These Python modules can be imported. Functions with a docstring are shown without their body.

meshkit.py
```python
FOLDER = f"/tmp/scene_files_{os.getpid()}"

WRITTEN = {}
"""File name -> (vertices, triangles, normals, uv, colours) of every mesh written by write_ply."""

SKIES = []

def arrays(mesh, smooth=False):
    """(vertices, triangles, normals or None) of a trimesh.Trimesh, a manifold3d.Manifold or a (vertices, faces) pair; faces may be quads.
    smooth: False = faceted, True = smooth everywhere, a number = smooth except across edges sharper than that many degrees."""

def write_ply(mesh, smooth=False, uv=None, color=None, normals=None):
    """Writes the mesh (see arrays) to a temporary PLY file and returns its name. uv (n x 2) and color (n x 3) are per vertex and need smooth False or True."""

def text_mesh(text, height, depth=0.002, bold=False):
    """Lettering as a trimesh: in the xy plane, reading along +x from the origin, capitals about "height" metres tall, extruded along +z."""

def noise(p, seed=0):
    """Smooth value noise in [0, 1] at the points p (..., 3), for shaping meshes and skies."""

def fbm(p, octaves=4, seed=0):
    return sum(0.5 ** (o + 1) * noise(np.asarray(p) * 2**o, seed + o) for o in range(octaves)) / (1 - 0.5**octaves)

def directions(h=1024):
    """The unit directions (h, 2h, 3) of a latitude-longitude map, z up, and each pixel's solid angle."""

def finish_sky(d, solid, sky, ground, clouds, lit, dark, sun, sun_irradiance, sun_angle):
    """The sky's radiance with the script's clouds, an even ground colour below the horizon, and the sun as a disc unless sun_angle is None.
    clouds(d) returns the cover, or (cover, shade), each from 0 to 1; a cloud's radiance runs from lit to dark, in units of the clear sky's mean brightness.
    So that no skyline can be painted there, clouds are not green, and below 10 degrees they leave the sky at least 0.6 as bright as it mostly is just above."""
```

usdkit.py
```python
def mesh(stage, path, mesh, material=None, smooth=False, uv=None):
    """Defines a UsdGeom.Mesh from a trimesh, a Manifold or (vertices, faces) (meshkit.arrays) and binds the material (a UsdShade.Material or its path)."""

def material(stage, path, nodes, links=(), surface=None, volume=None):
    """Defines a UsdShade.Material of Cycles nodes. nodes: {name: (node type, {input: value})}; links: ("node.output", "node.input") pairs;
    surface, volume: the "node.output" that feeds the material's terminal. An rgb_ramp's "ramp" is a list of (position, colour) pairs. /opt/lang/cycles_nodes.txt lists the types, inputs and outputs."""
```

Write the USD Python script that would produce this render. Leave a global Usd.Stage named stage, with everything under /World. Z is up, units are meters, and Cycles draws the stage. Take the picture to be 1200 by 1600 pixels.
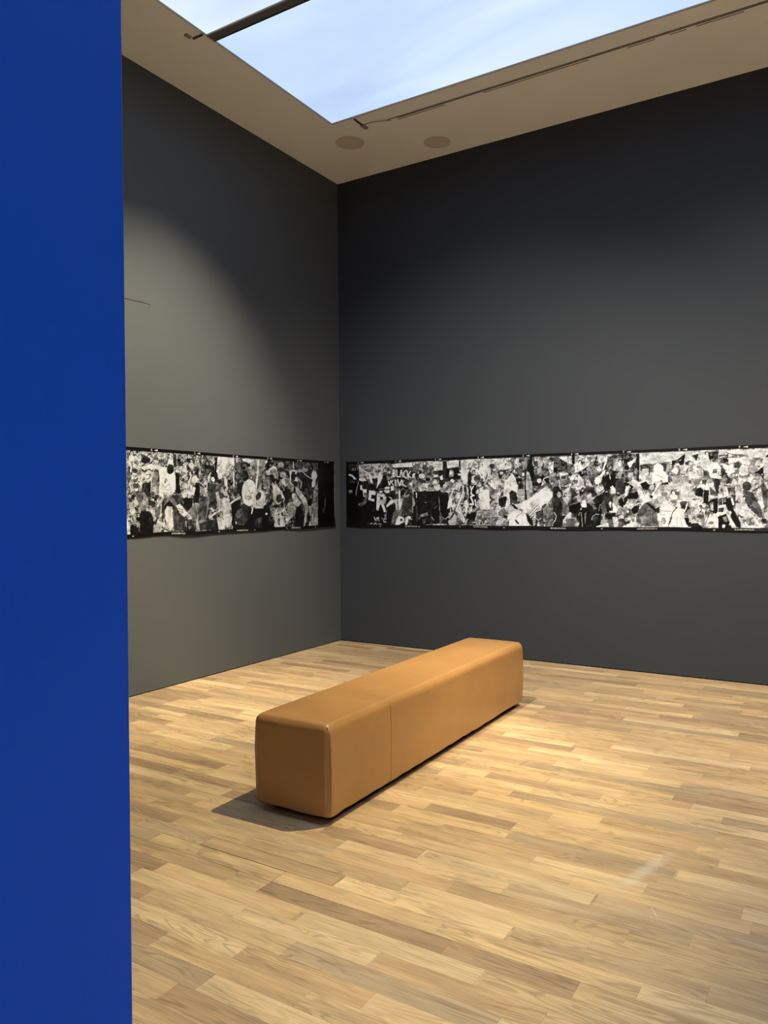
import math
import numpy as np
import trimesh
from shapely.geometry import Polygon
import usdkit
import meshkit
from pxr import Usd, UsdGeom, UsdLux, UsdShade, Gf, Sdf, Vt

stage = Usd.Stage.CreateInMemory()
UsdGeom.SetStageUpAxis(stage, UsdGeom.Tokens.z)
UsdGeom.SetStageMetersPerUnit(stage, 1.0)
UsdGeom.Xform.Define(stage, '/World')
UsdGeom.Scope.Define(stage, '/World/Looks')

# ------------------------------------------------------------------ camera
CAM = np.array([5.010, -7.151, 1.55])
YAW, PITCH, ROLL, FPX = math.radians(-31.751), math.radians(-0.655), math.radians(-0.414), 1204.7
fwd = np.array([math.sin(YAW) * math.cos(PITCH), math.cos(YAW) * math.cos(PITCH), math.sin(PITCH)])
r0 = np.array([math.cos(YAW), -math.sin(YAW), 0.0])
u0 = np.cross(r0, fwd)
rgt = r0 * math.cos(ROLL) + u0 * math.sin(ROLL)
upv = -r0 * math.sin(ROLL) + u0 * math.cos(ROLL)
cam = UsdGeom.Camera.Define(stage, '/World/camera')
cam.AddTransformOp().Set(Gf.Matrix4d(*rgt, 0, *upv, 0, *(-fwd), 0, *CAM, 1))
cam.CreateHorizontalApertureAttr(24.0)
cam.CreateVerticalApertureAttr(32.0)
cam.CreateFocalLengthAttr(24.0 * FPX / 1200)
cam.CreateClippingRangeAttr(Gf.Vec2f(0.05, 100))
cam.CreateExposureAttr(0.0)

# ------------------------------------------------------------------ light levels (the fittings are built further down)
SKYLIGHT = 0.90                      # radiance of the luminous ceiling
SPOT_WARM = (1.0, 0.82, 0.46)
SPOT_WHITE = (1.0, 0.90, 0.73)
# (position along its track x, track y, aim point, power, half angle, softness, colour)
SPOTS = [  # all out of view above the frame, strengths chosen for the effect
    (4.15, -2.75, (1.6, -4.6, 0.0), 355, 36, 0.6, SPOT_WARM, 'the bench'),
    (5.60, -2.75, (4.3, -1.3, 0.0), 145, 38, 1.0, SPOT_WARM, 'the floor right of the bench'),  # unseen, placed to carry warm light to the right floor
    (2.45, -2.75, (0.0, -2.7, 1.70), 335, 34, 1.0, (1.0, 0.86, 0.60), 'the left photo strip'),  # unseen, placed to brighten the left wall
    (2.70, -4.395, (1.9, 0.0, 0.2), 325, 40, 1.0, SPOT_WHITE, 'the long photo strip near the bench as added fill'),  # added fill for the right wall, no such spot known
    (5.20, -4.395, (4.4, 0.0, 0.2), 300, 40, 1.0, SPOT_WHITE, 'the far end of the long photo strip as added fill'),  # second added fill for the right wall
    (6.40, -4.395, (5.0, -5.2, 0.0), 120, 29, 0.8, (0.88, 0.95, 1.0), 'the floor in front of the doorway'),  # unseen, placed to give the near floor cooler light
    (7.70, -2.75, (7.7, -2.6, 0.0), 450, 36, 0.6, SPOT_WHITE, 'the floor beyond the right edge of the picture and by bounce the ceiling'),  # unseen, its floor bounce brightens the ceiling border
    (7.90, -4.395, (8.0, -4.6, 0.0), 450, 34, 0.6, SPOT_WHITE, 'the floor of the near right corner and by bounce the ceiling'),  # unseen, likewise lifts the ceiling by bounce
]
UNSEEN_LOBBY_LIGHT = 14.0  # strength of the unseen lamp behind the camera

# ------------------------------------------------------------------ helpers
used = {}


def unique(parent, name):
    n = used.get((parent, name), 0)
    used[(parent, name)] = n + 1
    return f'{parent}/{name}' if n == 0 else f'{parent}/{name}_{n:03d}'


def tag(prim, label=None, cat=None, group=None, kind=None):
    prim = prim.GetPrim() if hasattr(prim, 'GetPrim') else prim
    for k, v in (('label', label), ('category', cat), ('group', group), ('kind', kind)):
        if v:
            prim.SetCustomDataByKey(k, v)
    return prim


def obj(name, mesh, mat, parent='/World', smooth=False, uv=None):
    parent = parent if isinstance(parent, str) else str(parent.GetPath())
    return usdkit.mesh(stage, unique(parent, name), mesh, mat, smooth=smooth, uv=uv)


def thing(name, label=None, cat=None, loc=(0, 0, 0), rotz=0.0, group=None, kind=None):
    x = UsdGeom.Xform.Define(stage, unique('/World', name))
    x.AddTranslateOp().Set(Gf.Vec3d(*loc))
    if rotz:
        x.AddRotateZOp().Set(rotz)
    tag(x, label, cat, group, kind)
    return x.GetPrim()


def primvar(m, name, data, typ=Sdf.ValueTypeNames.Float3Array, interp='vertex'):
    UsdGeom.PrimvarsAPI(m).CreatePrimvar(name, typ, interp).Set(Vt.Vec3fArray.FromNumpy(np.asarray(data, np.float32)))


def box(x0, x1, y0, y1, z0, z1):
    b = trimesh.creation.box([x1 - x0, y1 - y0, z1 - z0])
    b.apply_translation([(x0 + x1) / 2, (y0 + y1) / 2, (z0 + z1) / 2])
    return b


def cat(*ms):
    return trimesh.util.concatenate(list(ms))


def tube(pts, r, n=8):
    pts = np.asarray(pts, float)
    v, f = [], []
    for i, p in enumerate(pts):
        d = pts[min(i + 1, len(pts) - 1)] - pts[max(i - 1, 0)]
        d = d / np.linalg.norm(d)
        a = np.cross(d, [0, 0, 1]) if abs(d[2]) < .9 else np.cross(d, [1, 0, 0])
        a /= np.linalg.norm(a)
        b = np.cross(d, a)
        for k in range(n):
            t = 2 * math.pi * k / n
            v.append(p + r * (a * math.cos(t) + b * math.sin(t)))
    for i in range(len(pts) - 1):
        for k in range(n):
            q = i * n + k, i * n + (k + 1) % n, (i + 1) * n + (k + 1) % n, (i + 1) * n + k
            f += [[q[0], q[1], q[2]], [q[0], q[2], q[3]]]
    c0, c1 = len(v), len(v) + 1
    v += [pts[0], pts[-1]]
    for k in range(n):
        f += [[c0, (k + 1) % n, k], [c1, (len(pts) - 1) * n + k, (len(pts) - 1) * n + (k + 1) % n]]
    return trimesh.Trimesh(np.array(v), np.array(f), process=False)


def lathe(profile, n=48):
    return trimesh.creation.revolve(np.asarray(profile, float), sections=n)


def look(name, nodes, links=(), surface='p.BSDF'):
    return usdkit.material(stage, f'/World/Looks/{name}', nodes, links, surface=surface)


# ------------------------------------------------------------------ materials
def paint(name, color, rough=0.6, spec=0.3, mottling=0.06, bump=0.0006):
    c = np.array(color)
    return look(name, {
        'g': ('geometry', {}),
        'n': ('noise_texture', {'scale': 1.3, 'detail': 5.0, 'roughness': 0.6}),
        'r': ('rgb_ramp', {'ramp': [(0.3, tuple(c * (1 - mottling))), (0.7, tuple(c * (1 + mottling)))]}),
        'n2': ('noise_texture', {'scale': 420.0, 'detail': 2.0}),
        'b': ('bump', {'strength': 0.25, 'distance': bump}),
        'p': ('principled_bsdf', {'roughness': rough, 'specular_ior_level': spec})},
        [('g.position', 'n.vector'), ('n.fac', 'r.fac'), ('r.color', 'p.base_color'), ('g.position', 'n2.vector'),
         ('n2.fac', 'b.height'), ('b.normal', 'p.normal')])


def plain(name, color, rough=0.5, spec=0.5, metallic=0.0):
    return look(name, {'p': ('principled_bsdf', {'base_color': color, 'roughness': rough, 'specular_ior_level': spec, 'metallic': metallic})})


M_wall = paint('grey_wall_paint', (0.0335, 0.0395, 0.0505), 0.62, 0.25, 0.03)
M_wall_left = paint('lightened_left_wall_paint', (0.076, 0.084, 0.093), 0.62, 0.25, 0.03)  # wall grey lightened in place of stronger light on this wall
M_ceiling = paint('ceiling_paint', (0.85, 0.92, 1.0), 0.7, 0.2, 0.04)
M_blue = paint('blue_paint', (0.006, 0.082, 0.62), 0.55, 0.15, 0.03)
M_chip = plain('chipped_plaster', (0.55, 0.52, 0.5), 0.8)
M_lobby = paint('lobby_paint', (0.55, 0.55, 0.55), 0.7, 0.2, 0.02)
M_dark_metal = plain('dark_metal', (0.03, 0.03, 0.032), 0.45)
M_track = plain('track_metal', (0.11, 0.12, 0.135), 0.5)
M_brown = plain('ceiling_trim', (0.33, 0.28, 0.24), 0.6)
M_slot = plain('slot_shadow_black', (0.06, 0.05, 0.045), 0.8, 0.1)
M_grille = look('speaker_grille', {
    'g': ('geometry', {}), 'v': ('voronoi_texture', {'scale': 260.0, 'randomness': 0.0}),
    'r': ('rgb_ramp', {'ramp': [(0.25, (0.50, 0.48, 0.46)), (0.5, (0.68, 0.66, 0.64))]}),
    'p': ('principled_bsdf', {'roughness': 0.6})},
    [('g.position', 'v.vector'), ('v.distance', 'r.fac'), ('r.color', 'p.base_color')])
M_plinth = plain('black_plinth', (0.006, 0.0055, 0.005), 0.7, 0.2)
M_subfloor = plain('subfloor', (0.05, 0.035, 0.02), 0.9, 0.1)

M_wood = look('oak_planks', {
    'a': ('attribute', {'attribute': 'tone'}),
    'c': ('attribute', {'attribute': 'grain'}),
    # broad cathedral figure: contour lines of a stretched noise
    'm1': ('mapping', {'scale': (1.6, 13.0, 1.0)}),
    'n1': ('noise_texture', {'scale': 1.0, 'detail': 2.0, 'roughness': 0.45, 'distortion': 0.6}),
    'k1': ('math', {'math_type': 'multiply', 'value2': 75.0}),
    's1': ('math', {'math_type': 'sine'}),
    'r1': ('map_range', {'from_min': 0.1, 'from_max': 1.0, 'to_min': 1.0, 'to_max': 0.71, 'clamp': True}),
    # where the figure shows at all
    'm3': ('mapping', {'scale': (2.0, 9.0, 1.0), 'location': (7.3, 1.1, 4.0)}),
    'n3': ('noise_texture', {'scale': 1.0, 'detail': 1.0}),
    'r3': ('map_range', {'from_min': 0.43, 'from_max': 0.57, 'to_min': 0.0, 'to_max': 1.0, 'clamp': True}),
    'mixf': ('mix_float', {'a': 1.0}),
    # fine straight grain and pores
    'm2': ('mapping', {'scale': (7.0, 170.0, 1.0)}),
    'n2': ('noise_texture', {'scale': 1.0, 'detail': 4.0, 'roughness': 0.65}),
    'r2': ('map_range', {'from_min': 0.3, 'from_max': 0.72, 'to_min': 0.78, 'to_max': 1.16, 'clamp': True}),
    # slow tone drift inside a plank
    'm4': ('mapping', {'scale': (2.2, 16.0, 1.0), 'location': (3.0, 8.0, 2.0)}),
    'n4': ('noise_texture', {'scale': 1.0, 'detail': 3.0}),
    'r4': ('map_range', {'from_min': 0.3, 'from_max': 0.7, 'to_min': 0.80, 'to_max': 1.18, 'clamp': True}),
    'x1': ('math', {'math_type': 'multiply'}), 'x2': ('math', {'math_type': 'multiply'}),
    'mul': ('vector_math', {'math_type': 'scale'}),
    # two dusty shoe scuffs near the right
    'g': ('geometry', {}),
    'sa': ('vector_math', {'math_type': 'subtract', 'vector2': (4.245, -3.82, 0.0)}), 'sb': ('vector_rotate', {'rotate_type': 'z_axis', 'angle': 0.235}),
    'sc': ('vector_math', {'math_type': 'multiply', 'vector2': (1 / .035, 1 / .27, 0.0)}), 'sd': ('vector_math', {'math_type': 'length'}),
    'sn': ('noise_texture', {'scale': 16.0, 'detail': 3.0}), 'se': ('math', {'math_type': 'add'}),
    'sf': ('map_range', {'from_min': 0.7, 'from_max': 1.7, 'to_min': 0.34, 'to_max': 0.0, 'clamp': True}),
    'ta': ('vector_math', {'math_type': 'subtract', 'vector2': (4.345, -4.16, 0.0)}), 'tb': ('vector_rotate', {'rotate_type': 'z_axis', 'angle': -0.5}),
    'tc': ('vector_math', {'math_type': 'multiply', 'vector2': (1 / .0035, 1 / .045, 0.0)}), 'td': ('vector_math', {'math_type': 'length'}),
    'tf': ('map_range', {'from_min': 0.6, 'from_max': 1.0, 'to_min': 0.5, 'to_max': 0.0, 'clamp': True}),
    'sm': ('math', {'math_type': 'maximum'}),
    'dust': ('mix_color', {'b': (0.62, 0.57, 0.50)}),
    'b': ('bump', {'strength': 0.15, 'distance': 0.0006}),
    'rr': ('map_range', {'from_min': 0.8, 'from_max': 1.1, 'to_min': 0.55, 'to_max': 0.42, 'clamp': True}),
    'p': ('principled_bsdf', {'roughness': 0.48, 'specular_ior_level': 0.35})},
    [('c.vector', 'm1.vector'), ('m1.vector', 'n1.vector'), ('n1.fac', 'k1.value1'), ('k1.value', 's1.value1'), ('s1.value', 'r1.value'),
     ('c.vector', 'm3.vector'), ('m3.vector', 'n3.vector'), ('n3.fac', 'r3.value'), ('r3.result', 'mixf.fac'), ('r1.result', 'mixf.b'),
     ('c.vector', 'm2.vector'), ('m2.vector', 'n2.vector'), ('n2.fac', 'r2.value'),
     ('c.vector', 'm4.vector'), ('m4.vector', 'n4.vector'), ('n4.fac', 'r4.value'),
     ('mixf.result', 'x1.value1'), ('r2.result', 'x1.value2'), ('x1.value', 'x2.value1'), ('r4.result', 'x2.value2'),
     ('a.vector', 'mul.vector1'), ('x2.value', 'mul.scale'), ('mul.vector', 'dust.a'), ('sm.value', 'dust.fac'), ('dust.result', 'p.base_color'),
     ('g.position', 'sa.vector1'), ('sa.vector', 'sb.vector'), ('sb.vector', 'sc.vector1'), ('sc.vector', 'sd.vector1'), ('g.position', 'sn.vector'),
     ('sd.value', 'se.value1'), ('sn.fac', 'se.value2'), ('se.value', 'sf.value'),
     ('g.position', 'ta.vector1'), ('ta.vector', 'tb.vector'), ('tb.vector', 'tc.vector1'), ('tc.vector', 'td.vector1'), ('td.value', 'tf.value'),
     ('sf.result', 'sm.value1'), ('tf.result', 'sm.value2'),
     ('x1.value', 'b.height'), ('b.normal', 'p.normal'), ('x1.value', 'rr.value'), ('rr.result', 'p.roughness')])

M_leather = look('tan_leather', {
    't': ('texture_coordinate', {}),
    'n': ('noise_texture', {'scale': 3.0, 'detail': 4.0}),
    'r': ('rgb_ramp', {'ramp': [(0.3, (0.34, 0.178, 0.060)), (0.7, (0.41, 0.218, 0.075))]}),
    'v': ('voronoi_texture', {'scale': 420.0}),
    'b': ('bump', {'strength': 0.12, 'distance': 0.0006}),
    'p': ('principled_bsdf', {'roughness': 0.40, 'specular_ior_level': 0.4, 'coat_weight': 0.22, 'coat_roughness': 0.22})},
    [('t.object', 'n.vector'), ('n.fac', 'r.fac'), ('r.color', 'p.base_color'), ('t.object', 'v.vector'),
     ('v.distance', 'b.height'), ('b.normal', 'p.normal')])
M_seam = plain('leather_seam', (0.13, 0.062, 0.022), 0.4)
M_seam_light = plain('leather_corner_seam', (0.37, 0.196, 0.067), 0.4)

M_print = look('photo_print', {
    'a': ('attribute', {'attribute': 'ink'}),
    'p': ('principled_bsdf', {'roughness': 0.35, 'specular_ior_level': 0.35})},
    [('a.color', 'p.base_color')])
M_paper = plain('paper_edge', (0.75, 0.74, 0.70), 0.7)
M_letter = plain('edge_letter_white', (0.42, 0.42, 0.40), 0.5)

M_sky = look('luminous_fabric', {
    'g': ('geometry', {}),
    'm': ('mapping', {'scale': (0.35, 0.95, 1.0), 'rotation': (0, 0, 0.35)}),
    'n': ('noise_texture', {'scale': 1.15, 'detail': 3.0, 'roughness': 0.45, 'distortion': 0.5}),
    'r': ('rgb_ramp', {'ramp': [(0.34, (0.58, 0.74, 1.06)), (0.52, (0.68, 0.87, 1.12)), (0.72, (0.90, 1.04, 1.16))]}),
    'e': ('emission', {'strength': SKYLIGHT})},
    [('g.position', 'm.vector'), ('m.vector', 'n.vector'), ('n.fac', 'r.fac'), ('r.color', 'e.color')], surface='e.emission')
M_sky_bright = look('luminous_fabric_bright', {
    'g': ('geometry', {}),
    'm': ('mapping', {'scale': (0.5, 0.9, 1.0), 'location': (0.35, 0.2, 0.0)}),
    'n': ('noise_texture', {'scale': 1.3, 'detail': 2.0, 'roughness': 0.4}),
    'r': ('rgb_ramp', {'ramp': [(0.30, (0.66, 0.80, 1.10)), (0.48, (0.84, 1.0, 1.16)), (0.62, (0.96, 1.12, 1.18))]}),
    'e': ('emission', {'strength': SKYLIGHT})},
    [('g.position', 'm.vector'), ('m.vector', 'n.vector'), ('n.fac', 'r.fac'), ('r.color', 'e.color')], surface='e.emission')
M_lamp = look('lamp_lens', {'e': ('emission', {'color': (1.0, 0.85, 0.62), 'strength': 12.0})}, surface='e.emission')
M_unseen_lobby_lamp = look('unseen_lobby_lamp_diffuser', {'e': ('emission', {'color': (1.0, 0.97, 0.93), 'strength': UNSEEN_LOBBY_LIGHT})}, surface='e.emission')

# ------------------------------------------------------------------ room shell
H, XE, YN, T = 5.14, 9.0, -6.734, 0.36      # ceiling height, far side wall, entrance wall's room face, its thickness
GAP = 0.008                                  # shadow gap where the walls meet the floor
JX, JX2, JH = CAM[0] - 0.5, 6.40, 3.05       # doorway edges and head


def struct(name, mesh, mat, label=None, smooth=False):
    o = obj(name, mesh, mat, smooth=smooth)
    tag(o, label, kind='structure')
    return o


wl = thing('wall_left', 'dark grey painted wall on the left carrying the shorter photo strip', kind='structure')
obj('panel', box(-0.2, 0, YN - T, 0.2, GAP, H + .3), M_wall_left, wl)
ck = [(.0005, -3.2 + .48 * q, 3.212 + .004 * math.sin(q * 9) - .006 * q) for q in np.linspace(0, 1, 16)]
obj('crack', tube(ck, .0028, 6), M_dark_metal, wl)
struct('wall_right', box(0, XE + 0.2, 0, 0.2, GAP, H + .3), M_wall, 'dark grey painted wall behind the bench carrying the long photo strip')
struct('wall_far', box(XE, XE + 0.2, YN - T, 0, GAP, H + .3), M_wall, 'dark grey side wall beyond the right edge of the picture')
we = thing('wall_entrance', 'entrance wall with the blue painted doorway in the left foreground', kind='structure')
# left pier, head and right pier of the doorway: grey towards the room, blue in the reveal and the lobby
obj('room_facing', cat(box(0, JX - .004, YN - .02, YN, GAP, H), box(JX2 + .004, XE, YN - .02, YN, GAP, H), box(JX - .004, JX2 + .004, YN - .02, YN, JH, H)), M_wall, we)
jamb = box(0.0, JX, YN - T, YN - .02, 0.0, H + .3)
jm = trimesh.Trimesh(*[np.array(a) for a in ([
    [JX - .6, YN - T, 0], [JX, YN - T, 0], [JX, YN - .003, 0], [JX - .003, YN, 0], [JX - .6, YN, 0],
    [JX - .6, YN - T, H], [JX, YN - T, H], [JX, YN - .003, H], [JX - .003, YN, H], [JX - .6, YN, H]],
    [[0, 1, 6], [0, 6, 5], [1, 2, 7], [1, 7, 6], [2, 3, 8], [2, 8, 7], [3, 4, 9], [3, 9, 8], [0, 2, 1], [0, 3, 2], [0, 4, 3], [5, 6, 7], [5, 7, 8], [5, 8, 9], [4, 0, 5], [4, 5, 9]])], process=False)
jm.apply_translation([0, .002, 0])
obj('door_reveal', jm, M_blue, we)
obj('door_reveal', box(JX2, JX2 + .6, YN - T, YN + .002, 0, H), M_blue, we)
obj('door_head', box(JX, JX2, YN - T, YN + .002, JH, H), M_blue, we)
obj('lobby_facing', cat(box(-.2, JX - .6, YN - T, YN - .02, 0, H), box(JX2 + .6, XE + .2, YN - T, YN - .02, 0, H)), M_blue, we)

# ceiling border around the luminous field
SX0, SX1, SY1, SY0 = 0.742, 8.25, -1.143, -6.002
C2 = H + 0.12
for nm, bx in (('left', box(0, SX0, YN, 0, H, C2)), ('right', box(SX0, SX1, SY1, 0, H, C2)), ('near', box(SX0, SX1, YN, SY0, H, C2)), ('far', box(SX1, XE, YN, 0, H, C2))):
    struct('ceiling_' + nm, bx, M_ceiling, f'beige painted ceiling border on the {nm} side of the luminous field')

# luminous fabric panels between dark track channels
ym = [(-1.147, -2.708), (-2.792, -4.353), (-4.437, -5.998)]
plabel = ['bright bluish luminous ceiling panel next to the ceiling slot', 'bluish white luminous ceiling panel cut off by the top edge of the picture', 'luminous ceiling panel nearest the entrance, out of the picture']
for i, (a, b) in enumerate(ym):
    t = thing('luminous_panel', plabel[i], 'skylight', (0, 0, 0))
    obj('diffuser', box(SX0 + .006, SX1 - .006, b + .004, a - .004, H + .012, H + .016), M_sky_bright if i == 1 else M_sky, t)
    fr = cat(box(SX0, SX1, a - .004, a, H + .001, H + .03), box(SX0, SX1, b, b + .004, H + .001, H + .03),
             box(SX0, SX0 + .006, b, a, H + .001, H + .03), box(SX1 - .006, SX1, b, a, H + .001, H + .03))
    obj('edge_trim', fr, M_brown, t)
tracks = []
for i, (y0, y1) in enumerate([(-2.792, -2.708), (-4.437, -4.353)]):
    t = thing('lighting_track', ['dark lighting track channel between the two visible luminous panels', 'dark lighting track channel nearer the entrance'][i], 'track')
    yc = (y0 + y1) / 2
    obj('channel', cat(box(SX0, SX1, y0, y0 + .006, H - .004, H + .07), box(SX0, SX1, y1 - .006, y1, H - .004, H + .07), box(SX0, SX1, y0, y1, H + .062, H + .07)), M_track, t)
    obj('cover', box(SX0 + .014, SX1, y0 + .006, y1 - .006, H + .004, H + .008), M_track, t)
    obj('end_cap', box(SX0 - .001, SX0 + .014, y0 + .002, y1 - .002, H - .003, H + .06), M_brown, t)

# ------------------------------------------------------------------ floor of oak planks
fl = thing('floor', 'oak strip floor of short planks in mixed honey and brown tones', kind='structure')
obj('subfloor', box(-.2, XE + .2, -10.7, .2, -.06, -.012), M_subfloor, fl)
RW, RY0 = 0.0965, -4.528
rng = np.random.default_rng(11)
PAL = {'L': (0.575, 0.42, 0.245), 'H': (0.505, 0.355, 0.20), 'T': (0.445, 0.31, 0.178), 'B': (0.36, 0.246, 0.146), 'G': (0.40, 0.295, 0.185)}
# planks read off the photograph: row -> [(x0, x1, tone, open joint)]
SEEN = {
    0: [(2.443, 3.185, 'T', 1), (3.19, 3.93, 'L', 0), (3.94, 4.6, 'T', 0)], 1: [(2.205, 2.95, 'H', 1), (2.95, 3.7, 'H', 0)],
    2: [(2.0, 2.78, 'T', 0), (2.95, 3.78, 'B', 0), (3.78, 4.24, 'B', 0)], 3: [(2.46, 3.2, 'H', 0), (3.22, 3.95, 'L', 0), (3.96, 4.6, 'H', 0)],
    4: [(2.4, 3.0, 'L', 0), (3.0, 3.6, 'L', 0), (3.6, 4.2, 'T', 0)], 5: [(1.9, 2.59, 'B', 0), (2.59, 3.31, 'H', 0), (3.31, 4.09, 'G', 0)],
    8: [(3.2, 3.95, 'L', 0)], 9: [(3.13, 3.8, 'B', 0)], -1: [(2.6, 3.43, 'T', 0), (3.44, 4.2, 'L', 0)],
    -2: [(3.0, 3.6, 'T', 0), (3.6, 4.3, 'T', 0)], -3: [(3.0, 3.79, 'L', 0), (3.8, 4.5, 'G', 0)],
    -4: [(2.83, 3.36, 'B', 0), (3.37, 4.12, 'L', 0), (4.13, 4.8, 'G', 0)], -6: [(1.0, 1.63, 'B', 0), (3.13, 3.8, 'T', 0), (4.63, 5.2, 'L', 0)],
    -7: [(3.3, 4.3, 'T', 0)], -8: [(1.05, 1.8, 'B', 0), (3.0, 3.61, 'L', 0), (3.62, 4.35, 'G', 0), (4.36, 5.0, 'L', 0)],
    -10: [(1.61, 2.1, 'T', 0)], -11: [(.9, 1.6, 'L', 0)], -13: [(.2, .83, 'B', 0), (.84, 1.58, 'L', 0)],
    -14: [(3.5, 4.28, 'L', 0), (4.28, 4.9, 'L', 0)], -15: [(3.2, 3.85, 'B', 0)], -16: [(.44, 1.26, 'B', 0), (3.0, 3.52, 'H', 0), (3.53, 3.94, 'L', 0), (4.28, 4.9, 'L', 0)],
    -17: [(.39, 1.11, 'L', 0)], -20: [(3.58, 3.96, 'L', 0)], -21: [(3.23, 3.58, 'L', 0), (3.96, 4.25, 'L', 0)],
    -29: [(2.98, 3.36, 'B', 0)], -31: [(3.57, 4.32, 'L', 0)], -33: [(3.77, 4.05, 'B', 0)], -34: [(3.5, 3.98, 'L', 0)]}


def plank_mesh(x0, x1, y0, y1, gap=0.0001, ch=0.00035, lift=0.0):
    x0 += gap; x1 -= gap; y0 += gap; y1 -= gap
    lo = [[x0, y0], [x1, y0], [x1, y1], [x0, y1]]
    hi = [[x0 + ch, y0 + ch], [x1 - ch, y0 + ch], [x1 - ch, y1 - ch], [x0 + ch, y1 - ch]]
    v = [[*p, -.012] for p in lo] + [[*p, lift - ch] for p in lo] + [[*p, lift] for p in hi]
    f = [[8, 9, 10], [8, 10, 11]]
    for k in range(4):
        j = (k + 1) % 4
        f += [[4 + k, 4 + j, 8 + j], [4 + k, 8 + j, 8 + k], [k, j, 4 + j], [k, 4 + j, 4 + k]]
    return np.array(v), np.array(f)


planks = []
kmin, kmax = -47, int((RY0 + 10.5) / RW)
for k in range(kmin, kmax):
    yb, ya = RY0 - (k + 1) * RW, min(RY0 - k * RW, 0.03)
    fixed = sorted(SEEN.get(k, []))
    x, row = -0.05 - rng.uniform(0, .5), []
    spans, pos = [], x
    for (a, b, tn, g) in fixed:
        spans.append((pos, a, None)); spans.append((a, b, (tn, g))); pos = b
    spans.append((pos, XE + .05, None))
    for a, b, fx in spans:
        if fx:
            row.append((a, b, *fx))
            continue
        p = a
        while b - p > 1e-4:
            L = rng.choice([.45, .55, .65, .75, .85, 1.0]) * rng.uniform(.9, 1.1)
            q = p + L
            if b - q < .28:
                q = b
            row.append((p, q, rng.choice(list('LHHHTTTBG')), 0))
            p = q
    for a, b, tn, g in row:
        if b < -.02 or a > XE + .02:
            continue
        a, b = max(a, -.03), min(b, XE + .03)
        col = np.array(PAL[tn]) * rng.uniform(.92, 1.08) * (1 + rng.normal(0, .012) * np.array([1.0, 0, -1.2]))
        planks.append((k, a, b, yb, ya, col, g, rng.uniform(0, 60, 3), rng.uniform(-.00012, .00012)))


def seen_size(p):
    a, b, y0, y1 = p[1], p[2], p[3], p[4]
    d = np.array([(a + b) / 2, (y0 + y1) / 2, 0]) - CAM
    z = d @ fwd
    if z < .5 or abs(d @ rgt / z) > .58 or abs(d @ upv / z) > .75 or y1 < YN:
        return 0.0
    return (b - a) * (y1 - y0) * 1.55 / z ** 3


order = sorted(range(len(planks)), key=lambda i: -seen_size(planks[i]))
single = set(order[:298])
rest_v, rest_f, rest_t, rest_g, nv = [], [], [], [], 0
for i, (k, a, b, yb, ya, col, g, seed, lift) in enumerate(planks):
    v, f = plank_mesh(a, b, yb, ya, gap=0.0020 if g else 0.0001, lift=lift)
    tone = np.repeat(col[None], len(v), 0)
    grain = np.stack([v[:, 0] + seed[0], v[:, 1] + seed[1], np.full(len(v), seed[2])], 1)
    if i in single:
        o = obj('plank', (v, f), M_wood, fl)
        primvar(o, 'tone', tone)
        primvar(o, 'grain', grain)
    else:
        rest_v.append(v); rest_f.append(f + nv); rest_t.append(tone); rest_g.append(grain); nv += len(v)
o = obj('distant_planks', (np.vstack(rest_v), np.vstack(rest_f)), M_wood, fl)
primvar(o, 'tone', np.vstack(rest_t))
primvar(o, 'grain', np.vstack(rest_g))
tag(o, kind='stuff')

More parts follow.
